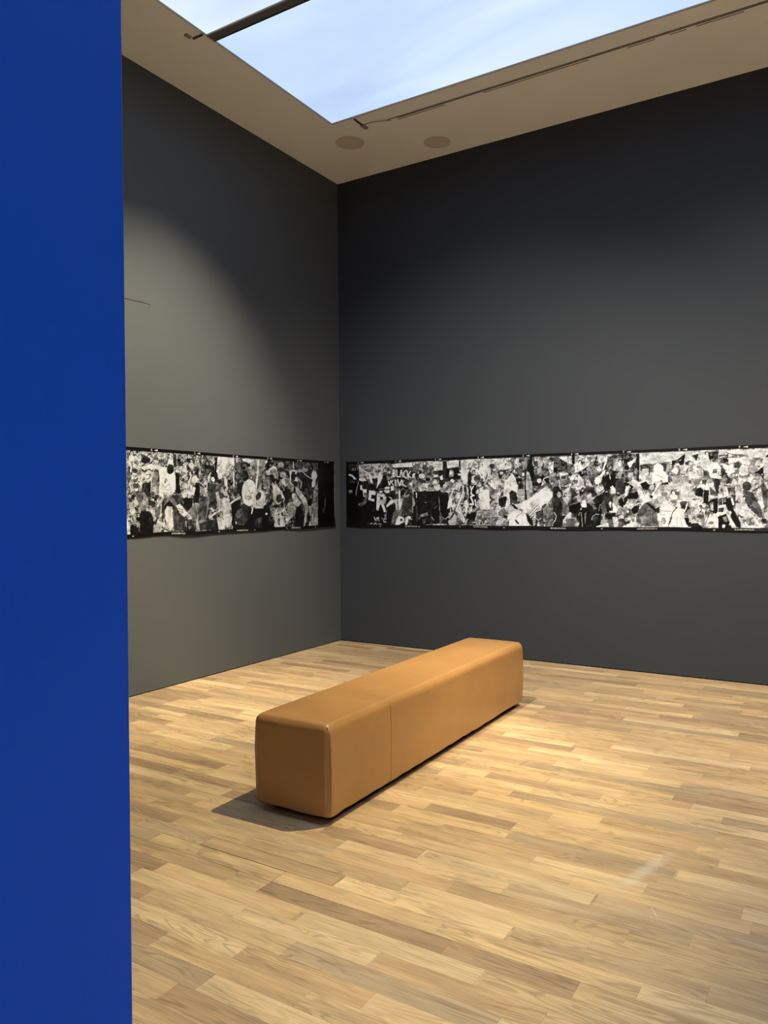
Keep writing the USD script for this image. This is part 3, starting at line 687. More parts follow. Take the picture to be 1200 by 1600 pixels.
ART_RIGHT = """
t 60 50 91,738 1028,713 1023,48 84,25
p 14 91,745 272,724 257,20 84,18
p 12 87,400 513,394 625,45 93,18
t 55 40 134,722 229,712 228,640 133,643
l 190 22 137,600 167,592 219,551
t 50 20 132,557 244,547 235,505 132,507
t 130 50 131,428 175,427 174,399 131,399
l 130 10 242,711 250,654
l 150 9 261,526 230,426 226,369
t 165 60 263,711 630,713 629,580 530,555 414,551 270,554
l 120 5 322,702 330,588
l 110 5 398,706 406,607
l 120 5 440,705 444,606
l 90 5 465,697 556,694
l 90 5 473,676 548,677
l 245 10 267,682 322,645 377,615
l 245 9 364,615 380,551
p 225 266,561 338,559 363,531 321,524 270,533
t 35 20 261,526 380,523 513,422 379,424 295,454
p 240 389,608 431,592 447,494 414,515
p 230 522,590 555,582 580,554 513,464 496,436 514,548
l 215 11 465,606 514,562 580,561
t 40 20 580,582 645,580 644,420 546,422
t 235 20 687,704 1020,713 1020,659 918,662 791,659 711,668
t 150 60 622,706 703,696 710,544 629,532
t 62 26 699,665 942,661 941,528 698,534
l 250 12 711,641 710,565 736,574 739,595 715,605 735,616 732,635 711,639
l 250 11 755,639 760,563 787,563
l 250 11 795,563 811,634 827,562
l 250 12 871,629 839,603 842,568 874,547
l 250 12 886,622 898,533
l 250 11 926,621 898,574 933,546
l 235 20 973,592 980,544
l 40 9 957,572 961,538
t 40 25 950,647 1028,659 1026,469 956,470
l 240 13 649,517 661,476 678,524
l 240 11 702,523 685,503 710,475
l 240 11 734,529 742,467
l 240 13 766,536 790,466
l 240 12 790,466 814,528 838,472 869,458
l 240 10 794,480 830,479
p 235 901,485 980,517 987,456 932,464
p 225 677,461 717,461 717,412 685,413
p 35 599,435 593,414 576,399 554,394 531,400 515,415 509,436 515,457 532,472 555,478 577,471 593,456
l 140 8 521,436 595,435
p 215 529,415 579,414 570,393 537,394
p 40 604,463 600,456 591,451 579,449 567,451 558,456 554,464 558,470 567,475 579,477 591,475 600,470
p 190 664,420 659,403 646,390 628,386 610,391 597,404 592,421 597,438 610,451 628,455 646,450 659,437
l 40 10 599,428 665,427
p 225 669,448 664,442 652,438 636,437 620,439 608,443 604,449 608,454 620,458 636,459 653,458 664,453
p 45 737,377 732,357 719,342 700,336 682,342 669,357 664,378 669,399 683,414 701,419 719,414 732,398
t 150 60 725,447 790,432 789,363 733,364
p 15 252,490 320,425 396,424 512,380 511,184 292,184 250,269
p 105 250,277 319,297 336,326 366,318 361,283 301,248 259,255
p 120 379,361 376,343 368,330 357,325 347,330 339,343 336,361 339,379 347,392 358,396 368,391 376,378
p 200 278,483 304,482 312,425 286,426
p 230 312,436 371,431 366,396 332,397 336,354 324,354
p 220 400,424 488,409 479,367 437,374 420,332 470,324 462,296 387,318
p 210 500,387 595,379 623,337 619,302 586,275 622,184 589,184 553,261 536,261 519,198 490,205
p 30 545,352 578,348 578,320 545,320
p 20 627,365 676,323 626,240 610,274
p 215 684,323 732,308 724,295 626,233 618,254
l 220 9 664,344 688,329
p 200 708,322 829,328 804,204 748,205
l 30 8 757,329 772,211
p 245 781,418 799,418 791,115 775,115
t 25 12 626,233 732,281 740,211 707,184 698,45 617,51
p 120 707,177 772,205 836,211 787,129 730,52 682,52
p 45 980,279 970,221 943,179 907,163 870,179 844,222 835,280 845,338 872,381 908,396 944,380 970,337
p 75 978,225 971,187 954,160 930,150 906,160 889,187 883,225 890,263 908,290 931,300 955,290 972,262
p 60 869,376 916,375 970,306 946,184 868,252
l 150 21 861,348 900,362
t 22 12 971,429 1026,428 1023,48 937,47
l 215 16 998,388 998,347
l 60 10 993,252 1000,116
p 225 763,135 811,136 847,115 846,74 803,60 778,46 730,45
p 20 799,115 823,112 819,87 795,87
p 225 859,122 898,143 930,129 922,102 898,115 882,47 858,47
l 190 10 464,128 477,92 502,124
l 190 9 502,93 510,124 527,121 514,107 531,89
l 160 8 560,121 576,100
l 190 8 593,114 588,79 617,79
l 190 9 593,111 621,107
l 170 10 418,57 443,64
l 170 10 460,54 485,68 501,50
l 170 9 526,58 559,51
l 120 7 380,60 401,57
t 130 80 950,722 1837,717 1833,55 945,40
t 175 60 950,719 1197,717 1196,653 950,668
t 95 70 950,668 1196,660 1195,479 948,484
p 228 949,593 980,592 972,538 949,545
p 215 1100,562 1095,549 1081,539 1062,536 1042,540 1028,550 1023,564 1028,577 1043,587 1062,590 1081,586 1095,576
l 215 17 1080,481 1111,474 1149,480
p 190 1038,455 1073,468 1134,440 1138,413 1041,414
l 50 7 1065,448 1126,427
t 205 25 1204,707 1310,713 1309,620 1207,610
l 120 5 1219,680 1295,684
l 120 5 1219,653 1287,657
l 25 8 1200,606 1317,617
t 225 15 1355,712 1502,713 1498,651 1369,635
l 140 5 1377,688 1480,694
l 140 5 1377,671 1480,678
t 45 30 1310,710 1355,708 1369,628 1331,596 1317,610
p 30 1498,710 1513,709 1512,644 1498,651
t 30 20 1257,605 1376,628 1494,638 1522,525 1375,502 1271,478
p 235 1200,573 1249,575 1249,548 1203,546
p 225 1275,551 1305,570 1316,523 1286,517
p 230 1245,505 1243,495 1235,488 1226,485 1216,488 1209,496 1206,506 1209,516 1216,523 1226,525 1236,522 1243,515
p 215 1203,459 1278,464 1263,424 1233,411 1210,432
p 35 1338,476 1334,456 1323,442 1308,437 1293,443 1282,457 1278,477 1282,497 1293,512 1308,517 1323,511 1334,496
p 215 1356,453 1353,442 1345,433 1334,431 1323,434 1315,442 1312,454 1315,465 1323,473 1334,476 1345,473 1354,464
p 160 1442,580 1437,560 1424,546 1405,541 1387,547 1373,562 1369,582 1374,602 1387,616 1406,621 1424,615 1438,600
p 225 1421,587 1418,576 1411,568 1402,565 1392,568 1385,577 1383,588 1385,599 1392,607 1402,610 1412,607 1419,598
p 215 1440,507 1438,499 1430,493 1420,491 1409,493 1402,500 1399,508 1402,517 1410,523 1420,525 1430,522 1438,516
p 18 1362,648 1391,608 1376,535 1346,529 1339,596
t 24 14 963,402 1270,404 1375,383 1372,64 945,47
t 20 10 1270,357 1374,356 1403,210 1343,104 1276,104
l 215 15 998,388 998,340
p 150 947,334 971,320 978,252 946,238
l 80 9 994,265 1001,184 1004,82
l 70 7 1163,217 1177,63
l 150 7 1266,337 1273,210 1283,130 1283,50
p 110 1269,210 1306,130 1343,111 1313,104 1286,50 1275,50
l 180 5 1208,217 1239,247
p 165 1043,153 1128,180 1136,150 1051,130
l 40 5 1055,147 1128,167
l 40 5 1062,136 1116,153
p 120 1020,129 1043,130 1039,102 1023,109
p 95 1102,89 1100,76 1093,66 1085,62 1077,66 1070,75 1068,89 1071,103 1077,112 1085,116 1094,113 1100,103
l 170 8 1177,130 1204,97
l 200 6 1102,285 1114,282
l 200 6 1285,411 1300,390 1330,393
p 215 1441,422 1478,487 1504,473 1478,408
p 232 1374,297 1397,343 1418,316 1418,237 1362,217
p 225 1448,336 1478,381 1514,388 1506,322 1477,316
p 215 1411,243 1448,289 1455,237 1432,210
l 225 15 1434,422 1411,362 1389,316
l 25 9 1449,408 1500,388
l 230 13 1507,460 1500,421
l 220 16 1544,446 1543,381 1521,328 1469,210
l 30 11 1522,447 1507,394
l 30 11 1573,446 1572,341 1550,282
t 215 30 1516,617 1617,621 1594,471 1544,472 1530,538
p 220 1479,579 1537,577 1552,557 1494,559
t 40 22 1602,589 1638,588 1638,471 1608,419 1594,471
l 225 13 1587,432 1594,380 1608,354
p 25 1609,471 1695,456 1700,249 1657,210 1607,229
l 232 13 1659,444 1637,405 1633,366 1662,353
l 238 16 1665,353 1630,340 1651,294 1658,262 1622,262
l 232 13 1679,307 1686,249 1700,236
l 228 14 1627,445 1637,412
p 225 1564,295 1593,315 1593,210 1585,164 1564,184
p 205 1614,229 1650,249 1643,190 1600,184
p 225 1683,525 1678,510 1669,499 1660,497 1653,502 1649,515 1650,532 1655,547 1664,558 1673,560 1680,555 1684,542
p 90 1737,520 1733,501 1720,487 1702,482 1684,488 1671,502 1666,522 1671,541 1684,555 1702,560 1720,554 1733,540
t 190 50 1524,722 1837,717 1836,615 1717,605 1624,621 1523,624
p 232 1702,593 1738,634 1815,602 1801,487 1752,527
t 205 40 1724,611 1801,596 1794,506 1752,533
l 60 8 1724,676 1717,618
t 110 70 1752,520 1836,544 1835,415 1758,442
t 215 35 1730,430 1835,441 1834,209 1735,210 1715,339
l 45 11 1694,418 1708,339 1722,313
p 215 1718,385 1716,375 1710,368 1701,365 1693,368 1686,375 1684,385 1686,395 1693,402 1701,404 1710,402 1716,394
t 150 60 1700,197 1834,203 1833,55 1692,54
l 215 8 1700,190 1820,203
p 20 1578,144 1621,171 1693,171 1678,99 1606,99
l 180 6 1643,184 1700,216
l 190 6 1678,99 1700,132
t 45 30 1592,105 1692,99 1685,54 1592,53
l 200 9 1649,73 1692,80
p 185 1372,84 1447,157 1469,144 1461,52 1387,51
p 200 1462,204 1506,236 1570,105 1548,59 1491,131
l 35 8 1469,111 1519,52
l 35 8 1483,118 1534,59
l 35 7 1498,124 1548,66
l 40 7 1476,184 1512,125
l 190 7 1343,111 1403,164 1432,184
l 30 9 1373,97 1440,164
l 205 8 1396,217 1403,177
t 140 75 1767,713 2566,709 2562,49 1763,38
t 215 35 1767,713 1851,714 1850,556 1808,493 1765,494
t 195 40 1851,714 2070,712 2070,614 1974,604 1906,632 1864,614
p 60 1892,645 1888,632 1878,623 1864,620 1850,624 1840,634 1836,647 1840,659 1851,668 1864,671 1878,668 1888,658
t 90 70 1919,606 2042,602 2042,520 1939,490
t 195 50 1822,557 1933,567 1939,414 1904,401 1821,467
l 60 10 1815,557 1794,506
p 235 1986,572 1984,566 1978,561 1971,560 1963,562 1958,566 1956,573 1958,579 1963,584 1971,585 1978,583 1984,578
l 50 12 1995,597 2022,552
t 150 60 1940,522 1994,515 1980,438 1932,414
t 225 25 1765,410 1828,409 1841,312 1834,209 1764,210
l 60 8 2063,703 2083,652 2096,613
t 200 40 2090,708 2151,706 2143,624 2110,625
t 120 70 2151,706 2270,708 2256,621 2203,591 2150,605
t 75 70 2110,607 2230,603 2215,409 2149,410 2116,499
p 215 2211,553 2209,545 2204,538 2196,536 2189,539 2184,545 2182,554 2184,563 2189,569 2196,571 2204,569 2209,562
p 18 2230,622 2270,708 2289,701 2283,645 2315,625 2308,570 2328,526 2282,471 2256,546
p 20 2216,591 2236,597 2235,296 2212,309
t 150 60 2289,707 2464,707 2451,590 2374,617 2309,626
t 110 60 2309,619 2464,596 2437,504 2321,532
p 190 2335,600 2374,617 2386,592 2354,544
l 60 11 2400,654 2399,579
t 200 45 2457,664 2565,673 2565,526 2463,516
p 35 2458,701 2559,709 2565,673 2496,669
t 40 25 2515,613 2565,611 2565,563 2514,564
t 50 35 2321,532 2438,529 2360,407 2294,377 2282,458
p 215 2383,487 2380,476 2372,468 2360,465 2348,468 2340,477 2337,488 2340,499 2348,507 2360,510 2372,507 2380,498
l 210 10 2386,444 2405,505 2438,523
p 25 2412,505 2457,516 2463,455 2424,468
p 215 2001,489 2083,563 2096,550 2142,436 2136,398 2129,373 2068,399 2048,374 2061,272 2041,272 2021,336 1986,336
t 200 30 2008,463 2069,513 2075,411 2007,349
p 60 2051,374 2075,399 2122,379 2135,310 2128,285 2061,266
t 150 20 2142,410 2209,409 2208,290 2138,291
l 205 7 2142,329 2208,334
l 110 5 2142,354 2202,347
p 165 2230,584 2256,571 2288,458 2284,383 2262,434 2274,327 2235,309 2222,434
l 90 5 2243,546 2255,434
t 100 40 2288,433 2340,438 2346,389 2294,352
p 180 1841,248 1917,184 1944,133 1847,132
t 120 50 1835,402 1980,413 1972,286 1869,274
l 225 9 1911,363 1932,366 1952,353
l 225 9 1932,337 1918,312 1931,280 1911,283
p 30 1938,324 2020,330 2013,273 1972,235 1938,248
p 230 2020,292 2041,311 2054,266 2020,184 1999,209
p 120 2020,171 2013,144 1995,124 1971,117 1948,124 1930,144 1924,171 1930,198 1948,218 1972,225 1996,218 2013,198
l 228 8 1999,228 1951,216 1924,177 1930,139 1965,133
p 28 1985,152 2033,146 2026,101 1992,101
p 150 1764,197 1848,197 1889,132 1902,43 1763,41
t 110 50 1763,132 1917,132 1944,43 1763,41
t 140 50 1916,120 2040,120 2039,44 1902,43
p 222 2067,253 2148,266 2221,296 2346,370 2411,425 2456,405 2491,368 2491,331 2436,258 2372,258 2371,184 2306,115 2254,159 2175,215 2121,209
p 205 2353,326 2372,264 2385,233 2326,190 2306,115 2254,159 2208,209 2294,296
l 120 6 2254,165 2346,252
l 120 6 2270,149 2359,239
l 120 6 2286,134 2368,227
l 245 5 2264,156 2352,246
l 245 5 2280,140 2365,233
l 235 6 2202,290 2208,184
l 240 6 2353,320 2352,271 2391,246 2404,264
p 70 2454,229 2447,221 2434,217 2419,219 2406,227 2399,238 2399,249 2406,258 2419,261 2434,259 2447,251 2454,241
p 150 2436,258 2475,233 2474,202 2404,146 2391,208
p 20 2227,165 2254,146 2306,71 2293,46 2266,59 2227,127
p 160 2286,134 2326,115 2312,47 2299,46
p 40 2061,260 2094,260 2141,221 2121,209
p 190 2013,247 2067,253 2114,209 2053,165 2026,184
p 225 2047,146 2087,190 2148,209 2201,177 2234,108 2266,46 2046,41
p 200 2234,115 2226,83 2204,60 2174,52 2144,60 2122,83 2114,114 2122,146 2144,169 2174,177 2204,169 2226,146
p 232 2231,127 2224,100 2206,80 2180,73 2155,80 2137,100 2130,127 2137,154 2156,174 2181,181 2206,174 2225,154
p 30 2104,114 2121,108 2157,70 2147,58 2114,89
l 140 6 2121,127 2148,158 2188,177
t 55 35 2326,184 2397,208 2409,48 2319,47
p 55 2494,331 2564,306 2562,49 2422,48 2410,128 2436,208 2475,257
p 100 2430,245 2487,276 2513,208 2474,134 2423,122
p 110 2416,103 2512,122 2486,48 2422,48
l 200 8 2525,153 2518,116 2493,54
l 190 7 2326,121 2352,103 2378,122
t 70 50 2501,405 2564,404 2563,245 2507,282
t 90 50 2424,443 2533,453 2520,404 2488,393
p 190 2364,66 2363,53 2358,44 2351,41 2345,44 2340,53 2338,66 2340,78 2345,87 2351,90 2358,87 2363,78
t 105 75 2502,718 3226,708 3223,44 2499,36
t 60 45 2502,712 2572,703 2709,619 2696,559 2646,554 2565,569 2502,583
p 232 2547,710 2634,710 2647,651 2628,658
t 190 40 2634,710 2684,711 2690,638 2653,645
p 20 2681,717 2709,716 2709,637 2684,644
t 175 45 2709,716 2910,714 2903,655 2794,592 2714,565
p 225 2709,637 2764,651 2776,599 2714,565
l 225 11 2714,559 2794,592 2855,644
l 60 5 2733,624 2733,576
l 60 5 2776,695 2782,617
l 110 5 2861,698 2861,644
t 130 60 2849,633 2969,652 2969,558 2849,561
t 190 45 2921,708 3040,709 3010,639 2945,635
l 222 16 3040,703 3004,645 2981,581
l 90 6 3052,697 3010,610
t 120 60 3016,698 3069,702 3069,555 3022,556
t 170 50 3069,673 3145,676 3139,565 3075,555
t 60 40 3145,676 3225,684 3225,492 3179,482
p 215 3109,595 3107,585 3099,578 3089,575 3079,578 3072,586 3070,596 3072,606 3080,613 3089,615 3099,612 3107,605
p 190 3191,639 3189,626 3182,616 3174,613 3165,617 3159,627 3156,640 3159,654 3165,663 3174,666 3182,662 3189,652
l 25 11 3156,658 3174,666 3191,645
l 30 12 3185,563 3185,505
p 225 2945,517 2969,552 3004,580 2992,539 2962,504
t 60 45 3016,574 3086,566 3110,542 3039,526
p 14 2968,498 3022,527 3092,537 3092,401 3062,425 3033,390 2992,415
l 190 6 3039,538 3045,485
t 110 60 3098,554 3150,547 3144,488 3104,495
p 60 3101,472 3144,494 3173,464 3184,376 3167,359 3109,366 3092,425
p 40 3178,388 3174,374 3161,363 3144,359 3126,364 3114,374 3109,389 3114,404 3127,414 3144,418 3161,414 3174,403
t 165 50 2633,433 2677,529 2733,546 2800,490 2793,394 2750,359 2689,371 2677,420
t 195 45 2683,481 2733,534 2794,490 2793,418 2720,407
t 205 40 2794,430 2842,495 2884,417 2866,381 2799,394
t 85 50 2836,501 2909,523 2908,428 2872,441
p 215 2954,475 2950,458 2940,446 2926,442 2913,447 2903,459 2899,476 2903,493 2913,505 2927,509 2940,504 2950,492
p 240 2950,487 2948,476 2941,468 2932,466 2923,469 2917,477 2915,488 2917,498 2924,506 2933,509 2942,505 2948,498
p 26 2962,486 3010,450 3003,403 2968,397
t 170 60 2908,422 2968,439 2986,397 2926,356
t 120 60 2502,564 2646,554 2664,457 2627,421 2577,422 2501,435
t 180 50 2552,557 2646,554 2640,536 2558,532
l 190 9 2558,483 2570,410
t 100 60 2751,395 2908,428 2920,333 2835,298 2762,310
p 30 2866,405 2896,422 2902,369 2872,351
p 165 2835,292 2992,391 2986,367 2848,279 2835,268
l 215 5 2835,280 2896,321
p 28 2896,315 2968,356 3033,367 3050,319 2991,261 2967,285 2955,213 2925,225 2896,255
p 215 3045,408 3068,425 3092,389 3094,354 3050,349
l 230 6 3045,414 3074,354
l 230 7 3060,425 3083,366
l 225 6 3039,367 3068,360
t 160 60 2627,415 2664,414 2676,341 2645,336 2602,342 2602,373
p 35 2683,390 2714,395 2732,335 2676,311
p 200 2589,318 2633,336 2651,317 2645,263 2614,275
l 215 9 2595,281 2645,220
p 80 2651,287 2732,310 2738,280 2657,244
l 130 6 2664,250 2738,274
t 35 20 2501,423 2583,397 2595,214 2562,37 2499,36
p 160 2576,349 2574,333 2567,322 2557,318 2548,322 2541,334 2539,349 2541,364 2548,375 2558,379 2567,375 2574,364
p 90 2583,300 2639,244 2651,178 2594,159
p 20 2651,244 2762,274 2762,178 2688,165 2657,190
p 215 2768,292 2817,298 2823,226 2780,232
p 230 2817,250 2814,238 2805,229 2793,226 2780,229 2772,238 2768,250 2772,262 2781,271 2793,274 2805,271 2814,262
l 20 5 2775,304 2774,262
p 28 2829,268 2896,255 2955,213 2967,47 2810,45 2817,166
p 95 2847,267 2884,255 2925,213 2895,207
p 20 2756,202 2811,208 2816,45 2749,45
l 140 9 2768,178 2786,45
l 130 9 2805,166 2810,81
l 190 6 2871,112 2883,148 2919,166 2937,160
l 130 6 2895,94 2907,130
p 60 2940,112 2935,91 2923,76 2907,70 2890,76 2878,91 2874,112 2879,133 2891,148 2907,154 2924,148 2936,133
l 165 5 2937,195 2949,255 2967,237
p 90 2967,273 2991,296 3009,237 2991,178 2967,166
t 45 30 2991,344 3068,331 3062,184 3009,184
p 190 3056,254 3054,240 3050,229 3044,225 3038,229 3034,240 3032,254 3034,269 3038,280 3044,284 3050,280 3054,269
p 150 3117,289 3113,266 3104,249 3091,242 3078,249 3069,266 3065,290 3069,313 3078,330 3091,337 3104,330 3113,313
p 232 3062,278 3114,213 3102,178 3050,178 3026,189 3067,195
p 215 3109,254 3143,230 3108,213
p 20 3114,289 3149,318 3172,254 3155,236 3126,254
l 210 8 3109,313 3138,330 3173,336
t 170 70 3173,423 3225,434 3224,329 3172,318
p 22 3224,352 3184,254 3201,254 3224,288
p 225 3155,219 3178,230 3224,283 3224,143 3189,172
t 140 50 3120,178 3195,195 3218,137 3166,113 3114,113
p 28 3009,178 3067,166 3050,124 2991,124
t 110 50 2955,148 3020,124 3020,77 2955,71
p 220 2913,52 3014,86 3032,71 3032,45 2913,43
p 90 3020,118 3061,119 3079,45 3032,45
p 200 3061,136 3108,136 3119,78 3108,45 3079,45
t 80 40 3120,119 3224,131 3223,67 3143,46 3119,45
p 228 3143,46 3172,66 3223,73 3223,46
p 200 2591,98 2626,147 2669,184 2675,141 2632,123 2625,74
p 110 2626,129 2713,135 2737,99 2700,44 2625,43
l 200 6 2619,123 2675,129 2719,123
l 180 9 2512,177 2531,141 2518,104 2499,79
t 30 15 2538,147 2594,147 2594,40 2512,39
t 185 50 3168,722 3826,717 3824,44 3166,43
t 200 25 3305,716 3826,712 3826,628 3667,634 3527,627 3428,614 3310,618
t 80 65 3168,716 3305,710 3304,450 3167,453
p 25 3277,711 3308,710 3301,467 3284,473
p 205 3202,633 3254,660 3282,682 3265,631 3219,580
p 190 3291,549 3289,534 3284,524 3276,520 3269,524 3263,535 3261,549 3263,564 3269,574 3276,578 3284,574 3289,563
p 35 3252,666 3249,657 3241,651 3231,649 3221,652 3213,659 3211,667 3213,676 3221,682 3231,684 3241,681 3249,675
p 40 3276,601 3274,587 3268,576 3259,573 3251,577 3245,588 3242,602 3245,617 3251,627 3259,631 3268,627 3274,616
l 110 8 3254,602 3288,543 3265,509
t 170 40 3202,545 3253,544 3253,474 3208,475
t 60 35 3310,606 3411,620 3433,562 3394,534 3378,546 3321,554
t 190 30 3327,571 3389,575 3389,517 3333,507
p 90 3435,570 3430,554 3421,543 3411,540 3402,547 3398,560 3398,578 3404,594 3412,605 3423,608 3431,601 3436,587
t 60 30 3467,615 3516,619 3543,610 3543,570 3527,536 3478,583
p 235 3516,565 3510,540 3494,521 3472,515 3450,523 3434,542 3428,568 3434,593 3450,612 3472,618 3494,610 3510,591
p 240 3405,528 3483,566 3527,542 3554,490 3554,451 3516,440 3499,474 3466,447 3394,448 3389,494
p 170 3394,506 3417,522 3416,448 3391,448
l 140 5 3461,515 3505,491 3527,480
l 245 15 3483,446 3449,390 3416,333
l 150 5 3466,401 3438,344
l 245 11 3355,483 3332,449 3315,421
p 40 3505,440 3554,451 3554,431 3494,423
l 90 11 3549,542 3565,524 3565,445
p 26 3587,637 3630,641 3614,608 3587,586
p 30 3630,641 3700,695 3689,599 3657,595
l 220 5 3651,634 3668,645
p 45 3699,622 3729,626 3726,598 3699,599
t 150 60 3570,581 3603,591 3657,589 3656,510 3581,501
l 235 11 3592,540 3608,568 3630,551 3624,511
l 225 8 3614,591 3646,601 3662,578
l 60 6 3570,507 3646,511
t 200 40 3657,578 3731,592 3752,486 3720,441 3656,465
l 60 11 3721,565 3710,531
p 228 3753,676 3789,685 3784,619 3752,631
p 60 3768,669 3816,690 3805,651 3789,630
p 55 3789,630 3810,640 3810,551 3789,568
t 110 50 3768,541 3815,534 3815,501 3773,502
l 235 8 3763,491 3826,487
p 140 3768,474 3825,473 3825,417 3789,395
p 235 3825,417 3789,384 3815,367 3825,367
p 20 3783,362 3810,395 3825,373 3825,323 3752,323
l 200 11 3773,429 3752,374 3725,296
t 175 35 3581,501 3720,498 3720,441 3592,444
t 195 30 3483,418 3592,433 3726,441 3720,273 3651,291 3570,286 3482,298 3438,344
t 175 40 3482,389 3645,387 3645,296 3504,298
p 215 3656,386 3720,385 3720,279 3656,291
l 240 6 3559,422 3667,437
t 110 50 3383,437 3449,424 3438,367 3394,373
p 40 3310,438 3361,460 3394,425 3383,379 3338,391
p 200 3438,401 3435,387 3427,377 3416,373 3405,377 3397,388 3394,402 3397,416 3405,427 3416,430 3427,426 3435,416
p 35 3399,339 3427,327 3416,304 3399,316
p 25 3167,453 3242,451 3270,422 3242,393 3190,265 3166,242
t 190 60 3184,417 3230,416 3201,335 3167,312
l 225 10 3190,417 3201,382 3213,423
l 220 9 3167,342 3190,359
p 16 3201,312 3242,381 3281,404 3298,328 3292,305 3207,300
l 180 6 3241,364 3276,392
l 170 6 3253,358 3287,381
p 200 3196,452 3253,480 3293,462 3310,415 3349,339 3315,305 3281,392 3230,434
p 238 3338,299 3360,345 3388,339 3399,281 3366,270 3343,276
l 220 29 3304,369 3349,299
t 150 40 3190,283 3326,305 3337,276 3281,242 3224,230 3189,242
p 30 3224,207 3258,236 3309,241 3292,184 3246,154
l 205 6 3218,189 3241,230 3298,265
t 110 60 3166,230 3224,213 3258,154 3212,78 3166,72
p 235 3211,189 3210,184 3206,180 3201,179 3196,180 3192,184 3190,189 3192,195 3196,198 3201,200 3206,198 3210,195
p 90 3281,149 3326,236 3349,264 3393,253 3460,195 3460,126 3481,52 3354,51 3275,91
p 120 3376,114 3372,94 3359,79 3342,74 3326,79 3313,94 3309,114 3313,134 3326,149 3343,155 3360,149 3372,134
l 140 5 3410,183 3415,57
l 150 5 3377,212 3382,172
l 190 6 3280,85 3354,51
p 20 3354,270 3393,264 3460,206 3471,183 3438,189 3393,235
t 180 40 3405,298 3482,298 3482,235 3438,235
p 55 3454,218 3482,235 3482,178 3460,172
p 232 3482,206 3493,252 3537,263 3607,234 3618,217 3585,161 3558,132 3504,161
l 140 5 3482,201 3526,189 3580,189
p 228 3454,166 3482,178 3526,149 3569,127 3553,53 3514,47 3471,115
l 150 5 3482,166 3526,161
p 150 3536,104 3533,87 3525,74 3514,69 3503,74 3495,86 3493,104 3496,121 3504,133 3515,138 3526,133 3534,121
p 225 3693,155 3686,122 3666,97 3639,87 3612,96 3593,121 3585,155 3593,189 3613,214 3640,223 3666,214 3686,189
p 225 3591,138 3688,138 3709,49 3558,47
l 40 6 3629,223 3596,189 3580,144 3572,87
l 180 5 3623,127 3634,53
l 180 5 3655,138 3671,54
p 60 3650,274 3709,279 3698,206 3666,217
p 235 3712,262 3720,256 3698,178 3690,183
t 60 40 3698,189 3725,240 3746,195 3698,144
t 190 45 3725,296 3825,306 3825,206 3751,195
l 60 7 3762,290 3820,292
t 190 50 3772,189 3825,206 3825,128 3772,139
t 150 60 3709,167 3778,183 3772,105 3719,105
l 235 7 3730,99 3788,100
p 20 3725,88 3783,94 3824,55 3725,49
p 20 3688,133 3725,133 3730,49 3709,71
p 235 3166,66 3229,64 3260,47 3166,43
p 220 3714,49 3746,57 3740,46
t 185 55 3747,721 4351,711 4350,45 3746,43
t 215 25 3975,711 4351,711 4351,631 4244,641 4156,671 4056,680
l 90 5 4021,693 4106,667 4186,654
t 70 50 3888,698 3965,706 3970,607 3919,620 3893,637
t 75 55 3970,673 4046,675 4046,582 3975,607
l 215 7 3980,650 4016,660
l 60 6 4036,643 4106,662
p 60 3747,676 3810,690 3794,629 3779,652
p 65 3836,584 3862,594 3883,527 3872,494 3852,505
t 205 30 3816,679 3888,676 3904,598 3872,538 3831,562
p 225 3880,571 3919,603 3965,601 3988,568 3975,469 3929,476 3903,482
t 110 30 3924,548 3955,547 3955,519 3924,520
l 70 5 3924,548 3955,550
l 70 7 3924,528 3955,528
l 70 6 3970,530 3970,497
t 75 40 3985,551 4006,567 4041,495 4076,456 4076,429 4036,424 3995,458
p 232 4016,567 4076,592 4101,526 4041,495
t 225 20 4036,643 4205,647 4215,577 4156,584 4126,618 4076,603
p 238 4151,617 4215,609 4215,577 4161,590
t 70 40 4091,603 4136,607 4156,590 4136,563 4101,553
t 210 30 4131,553 4161,579 4205,572 4215,507 4166,487 4136,504
l 50 8 4205,561 4205,513
t 205 40 4076,505 4136,509 4136,422 4096,407
l 70 5 4106,477 4108,450
l 70 5 4121,461 4118,433
p 30 4249,511 4293,564 4319,574 4319,440 4307,472 4283,505
p 215 4314,499 4313,495 4311,493 4307,492 4304,493 4301,496 4300,499 4301,503 4304,506 4307,507 4311,506 4313,503
p 235 4259,517 4317,595 4322,568 4283,537
t 190 30 4322,632 4351,642 4351,461 4322,456
p 25 4327,643 4351,663 4351,637
p 120 3757,474 3831,473 3820,439 3794,395 3778,407
p 238 3804,406 3836,439 3846,395 3825,373
p 22 3783,373 3825,400 3846,372 3841,317 3783,323
p 235 3836,417 3851,433 3934,432 3929,410 3888,372 3851,378
t 110 60 3831,467 3872,461 3867,416 3841,428
p 45 3929,465 3980,469 3985,436 3970,348 3954,338 3934,410
p 30 3851,372 3893,372 3887,250 3846,261
t 70 45 3898,405 3964,338 3964,316 3903,333
t 205 35 3975,414 4015,408 4036,359 3980,332 3970,370
p 120 4006,370 4005,362 4001,356 3995,354 3989,356 3985,362 3984,370 3985,378 3990,384 3995,387 4001,384 4005,378
p 228 3970,315 4046,337 4048,320 3969,299
t 90 40 3969,299 4035,309 4030,238 3969,238
p 225 3969,238 4025,249 4025,227 3969,216
t 60 40 3969,216 4015,222 4005,183 3969,183
l 215 5 3997,299 4000,238
p 22 4035,304 4066,309 4086,232 4075,134 4040,205 4025,238
p 55 4066,364 4101,358 4106,238 4086,227
p 225 4066,293 4081,303 4096,243 4081,238
t 90 50 4041,386 4106,390 4101,330 4051,331
t 205 30 4096,401 4146,346 4180,248 4135,259 4106,309
p 55 4224,399 4220,377 4207,362 4190,356 4173,362 4160,378 4156,400 4160,422 4173,437 4190,443 4207,437 4220,421
